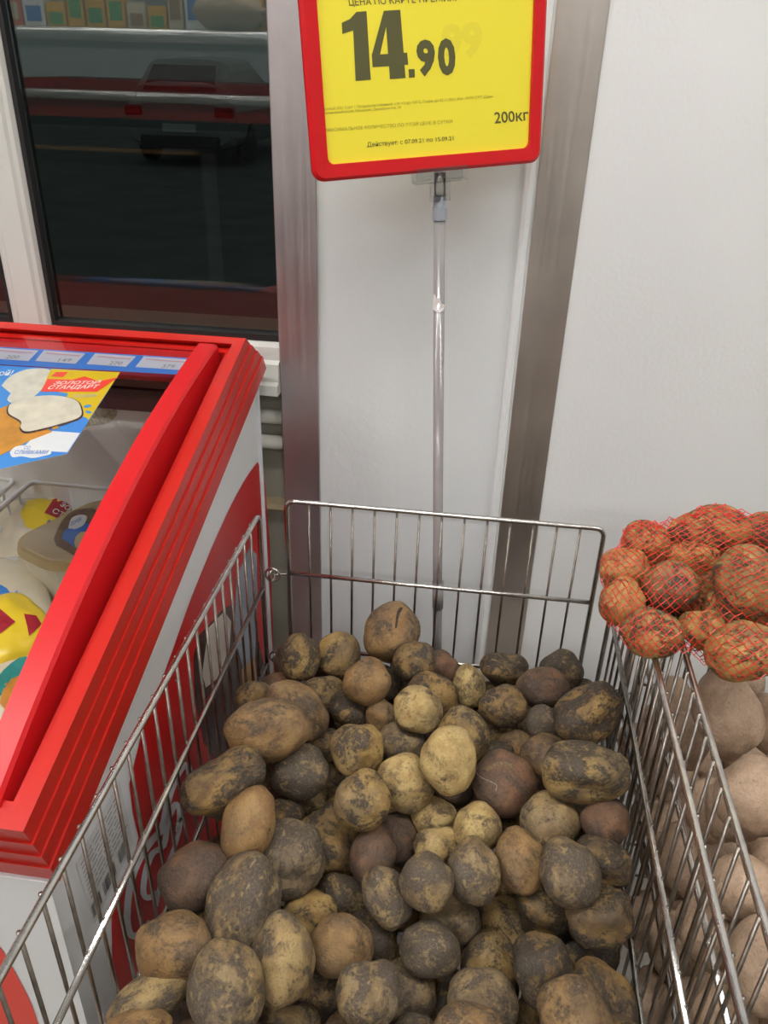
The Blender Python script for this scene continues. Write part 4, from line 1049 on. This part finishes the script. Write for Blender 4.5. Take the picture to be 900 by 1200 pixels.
for poly, hole in (([(130, 86), (160, 72), (185, 45), (223, 42), (239, 300), (182, 305), (173, 114), (132, 128)], ()),
                   ([(288, 41), (350, 37), (363, 199), (376, 198), (380, 243), (366, 244), (370, 293), (311, 298), (308, 249), (246, 253), (243, 207)], [(274, 205), (304, 203), (297, 100)]),
                   ([(381, 261), (404, 260), (405, 291), (383, 293)], ())):
    decal('lettering', dg(poly), surf_sign, M_OLIVE, sign, 0.0004, 60, None, dg(hole))
st_('9', [(489.5, 90), (510.5, 89), (509, 45.5), (487, 47)], M_OLIVE, 0.05)
st_('0', [(514, 89), (534.5, 88), (532.5, 44), (512, 45.5)], M_OLIVE, 0.05)
st_('99', [(519, 72), (566, 67), (565, 24), (516, 29)], M_OLIVE3, 0.05, 0.0003)
st_('Урожай 2021 Сорт 1 Продовольственный, t от +2 до +25°С. Годен до 03.11.2021; Изг., ООО СХП Дары', [(377.5, 130.5), (577.5, 115), (577, 111), (377, 126)], M_OLIVE2)
st_('МалиновкиРоссия, Мещеряк, Декабристов, 35', [(377.8, 135), (470, 127.8), (469.5, 124), (377.4, 131)], M_OLIVE2)
st_('МАКСИМАЛЬНОЕ КОЛИЧЕСТВО ПО ЭТОЙ ЦЕНЕ В СУТКИ', [(379.5, 155.5), (530, 145), (529.5, 139), (379, 149.5)], M_OLIVE2)
st_('200кг', [(579.5, 145), (619.5, 141), (618.5, 128.5), (579, 131.5)], M_OLIVE, 0.012)
st_('Действует: с 07.09.21 по 15.09.21', [(430.5, 173.5), (531.5, 165.5), (531, 159), (430, 166.5)], M_OLIVE, 0.006)
st_('1', [(382.5, 189), (384.5, 189), (384, 185), (382.3, 185)], M_OLIVE2)
# clear clip, collar and tube
pb = surf_sign(515, 200)[0]
YP = pb.y + 0.006
top = at_y(515.5, 200, YP); bot = at_y(512.5, 752, YP); ax = (top - bot).normalized()
foot = top - ax * (top.z / ax.z)
pole_d = (bot - top).normalized()
cb = surf_sign(515.5, 203)[0]
def clipf(u, w, v): return cb + SU * u - SNRM * w + SV * v
part('clip', box(-0.034, 0.034, 0.0065, 0.0085, -0.006, 0.008, f=clipf), M_CLEAR, sign, 'clear plastic clip')
part('clip', box(-0.034, 0.034, -0.008, -0.006, -0.008, 0.006, f=clipf), M_CLEAR, sign)
part('clip', box(-0.034, 0.034, -0.008, 0.0085, -0.010, -0.0075, f=clipf), M_CLEAR, sign)
part('clip_stem', tube([top + pole_d * 0.002, top + pole_d * 0.036], 0.0075, 14), M_CLEAR, sign)
part('clip_stem', box(-0.013, 0.013, -0.002, 0.002, -0.032, -0.009, f=clipf), M_CLEAR, sign)
cl = at_y(515, 246, YP)
part('collar', lathe([(0.0086, -0.012), (0.0092, -0.0115), (0.0092, 0.003), (0.0080, 0.0034), (0.0078, 0.016), (0.0070, 0.0165)], 28, cl, -pole_d, False), M_COLLAR, sign, 'grey plastic collar')
part('pole', tube([cl + pole_d * 0.008, foot], 0.0074, 16), M_POLE2, sign, 'clear plastic tube')
part('base', lathe([(0.11, 0.0), (0.11, 0.004), (0.10, 0.009), (0.02, 0.014), (0.012, 0.03)], 28, (foot.x, foot.y, 0)), M_COLLAR, sign)
scr = at_y(514, 352, YP)
part('paper_scrap', prism(smooth_path([(-0.007, -0.010), (-0.006, 0.010), (-0.002, 0.004), (0.002, 0.006), (0.004, -0.002), (0.008, -0.004), (0.007, -0.012), (0.0, -0.014)], 2), lambda a, b: scr + Vector((a, -0.0085 + abs(a) * 0.3, b)), lambda a, b: scr + Vector((a, -0.0080 + abs(a) * 0.3, b))), M_SCRAP, sign, 'torn paper remnant')
lv = at_y(513, 712, YP)
part('sleeve', tube([lv, lv - pole_d * 0.05], 0.0090, 14), M_POLE2, sign)

# ------------------------------------------------------------------ goods shelf behind the shopper (mirrored in the window)
YS = -1.98
M_CTR = mat('counter_grey', (0.34, 0.34, 0.33), 0.4); M_CTRR = mat('counter_red', (0.42, 0.010, 0.012), 0.35); M_CTRD = mat('counter_dark', (0.03, 0.03, 0.033), 0.5)
M_RAIL = mat('polished_rail', (0.85, 0.84, 0.82), 0.25, 0.6)
ct = thing('display_counter', 'long grey shop counter with red band and chrome bumper rails', 'counter', None, (-1.7, YS - 0.4, 0))
part('body', box(-3.4, -0.4, YS - 0.8, YS - 0.02, 0.0, 1.16, 0.01), M_CTRD, ct)
part('red_band', box(-3.4, -0.4, YS - 0.8, YS, 1.20, 1.38, 0.006), M_CTRR, ct)
part('grey_band', box(-3.4, -0.4, YS - 0.8, YS - 0.03, 1.38, 1.555, 0.006), M_CTR, ct)
part('bumper_rail', tube([(-3.42, YS + 0.03, 1.305), (-0.38, YS + 0.03, 1.305)], 0.025, 12), M_RAIL, ct)
part('top_rail', tube([(-3.42, YS + 0.0, 1.575), (-0.38, YS + 0.0, 1.575)], 0.030, 12), M_RAIL, ct)
part('shelf_lip', box(-2.6, -1.56, YS - 0.02, YS + 0.05, 1.045, 1.06), mat('lip_wood', (0.30, 0.16, 0.06), 0.5), ct)
part('post', box(-1.56, -1.48, YS - 0.02, YS + 0.0, 0.0, 1.05), mat('counter_post', (0.10, 0.10, 0.10), 0.5), ct)
part('shelf', box(-3.4, -0.4, YS - 0.6, YS - 0.05, 1.556, 1.58), M_CTR, ct)
sl = thing('shelf_lamp', 'slim lit strip lamp on two posts over the counter goods', 'light', None, (-1.9, YS + 0.05, 1.58))
part('lamp_housing', box(-3.3, -0.5, YS - 0.02, YS + 0.10, 2.16, 2.19), M_HOUSING, sl)
part('diffuser', box(-3.28, -0.52, YS - 0.01, YS + 0.09, 2.150, 2.161), mat('shelf_lamp_lit', (0.9, 0.9, 0.9), 0.5, emit=((1.0, 0.95, 0.88), 9.0)), sl)
for x in (-3.28, -0.54): part('post', box(x, x + 0.02, YS + 0.03, YS + 0.05, 1.58, 2.17), M_HOUSING, sl)
cols = [(0.55, 0.10, 0.04), (0.60, 0.32, 0.03), (0.08, 0.18, 0.45), (0.50, 0.42, 0.30), (0.10, 0.30, 0.10), (0.45, 0.05, 0.20), (0.30, 0.16, 0.08), (0.62, 0.62, 0.60)]
cn = ['scarlet', 'amber', 'deep blue', 'ivory', 'green', 'magenta', 'brown', 'white']
gm = [mat('carton_' + c.replace(' ', '_'), v, 0.4) for c, v in zip(cn, cols)]
gr_ = random.Random(8); x = -3.3
while x < -0.5:
    k = gr_.randrange(8); w = gr_.uniform(0.07, 0.12); h = gr_.uniform(0.12, 0.26); y0 = YS - 0.30
    g = thing('food_carton', cn[k] + ' food carton standing on the counter behind the shopper', 'carton', cn[k] + ' cartons on the counter', (x + w / 2, y0, 1.58))
    part('box', box(x, x + w, y0, y0 + 0.07, 1.5805, 1.58 + h, 0.004), gm[k], g)
    part('label_panel', box(x + w * 0.15, x + w * 0.85, y0 + 0.0695, y0 + 0.072, 1.58 + h * 0.3, 1.58 + h * 0.7), gm[(k + 3) % 8], g)
    part('flap', box(x + 0.006, x + w - 0.006, y0 + 0.02, y0 + 0.05, 1.58 + h, 1.588 + h), gm[k], g)
    x += w + 0.012
me = pillow(-1.40, YS - 0.12, 1.69, 0.34, 0.20, 0.17, 0, (0, 0), 3)
sk = thing('flour_sack', 'beige cloth-like sack lying on the counter in front of the cartons', 'sack', None, (-1.40, YS - 0.12, 1.58))
part('sack_body', me, mat('sack_beige', (0.50, 0.38, 0.26), 0.7, bump=(30, 0.4)), sk)
part('tied_end', lathe([(0.012, 0), (0.02, 0.02), (0.032, 0.05), (0.03, 0.055)], 14, (-1.24, YS - 0.12, 1.69), (1, 0, 0)), mat('sack_beige', (0.5, 0.38, 0.26)), sk)

# ------------------------------------------------------------------ outside: dark yard with a parked car
struct(add('ground_outside', box(-30, 20, 1.6, 60, -0.25, -0.02), mat('asphalt', (0.16, 0.17, 0.165), 0.8, var=(2, 0.2))))
car = thing('parked_car', 'white hatchback parked outside seen dimly through the dark window', 'car', None, (-4.87, 15, -0.02))
cx, y0 = -4.87, 13.0
M_CAR = mat('car_white', (0.34, 0.35, 0.35), 0.3, coat=0.5); M_CARD = mat('car_dark', (0.015, 0.015, 0.016), 0.4); M_TAIL = mat('tail_lamp_red', (0.35, 0.01, 0.01), 0.2)
def loft(secs, m, name):
    """secs: (y, half width, z0, z1) rounded stations along the car"""
    V, Fc = [], []; n = 16
    for (y, hw, z0, z1) in secs:
        for k in range(n):
            a = 2 * math.pi * (k + 0.5) / n; c, s = math.cos(a), math.sin(a)
            V.append((cx + hw * math.copysign(abs(c) ** 0.45, c), y, (z0 + z1) / 2 + (z1 - z0) / 2 * math.copysign(abs(s) ** 0.45, s)))
    for i in range(len(secs) - 1):
        for k in range(n): Fc.append((i * n + k, i * n + (k + 1) % n, (i + 1) * n + (k + 1) % n, (i + 1) * n + k))
    Fc += [tuple(range(n))[::-1], tuple((len(secs) - 1) * n + k for k in range(n))]
    return part(name, fix(mesh(V, Fc)), m, car)
loft([(y0, 0.80, 0.28, 0.86), (y0 + 0.15, 0.88, 0.22, 0.95), (y0 + 1.2, 0.90, 0.2, 0.95), (y0 + 2.9, 0.90, 0.2, 0.93), (y0 + 3.8, 0.86, 0.22, 0.84), (y0 + 4.1, 0.74, 0.3, 0.72)], M_CAR, 'car_body')
loft([(y0 + 0.15, 0.70, 0.85, 1.1), (y0 + 0.6, 0.66, 0.85, 1.44), (y0 + 1.9, 0.66, 0.85, 1.48), (y0 + 3.0, 0.70, 0.85, 0.98)], M_CAR, 'cabin')
part('rear_window', prism([(cx - 0.56, 1.02), (cx + 0.56, 1.02), (cx + 0.48, 1.36), (cx - 0.48, 1.36)], lambda x, z: (x, y0 + 0.08 + (z - 1.0) * 0.9, z), lambda x, z: (x, y0 + 0.14 + (z - 1.0) * 0.9, z)), M_CARD, car)
part('bumper_insert', box(cx - 0.62, cx + 0.62, y0 - 0.06, y0 + 0.1, 0.24, 0.42, 0.03), M_CARD, car)
part('number_plate', box(cx - 0.26, cx + 0.26, y0 - 0.03, y0 + 0.02, 0.47, 0.58, 0.004), mat('plate_white', (0.8, 0.8, 0.78), 0.4), car)
for s in (-1, 1):
    part('tail_light', box(cx + s * 0.70 - 0.14, cx + s * 0.70 + 0.14, y0 - 0.03, y0 + 0.2, 0.68, 0.82, 0.03), M_TAIL, car)
    for yy in (y0 + 0.8, y0 + 3.3):
        part('wheel', lathe([(0.18, -0.10), (0.29, -0.09), (0.30, 0.0), (0.29, 0.09), (0.18, 0.10)], 20, (cx + s * 0.80, yy, 0.28), (1, 0, 0)), M_CARD, car)
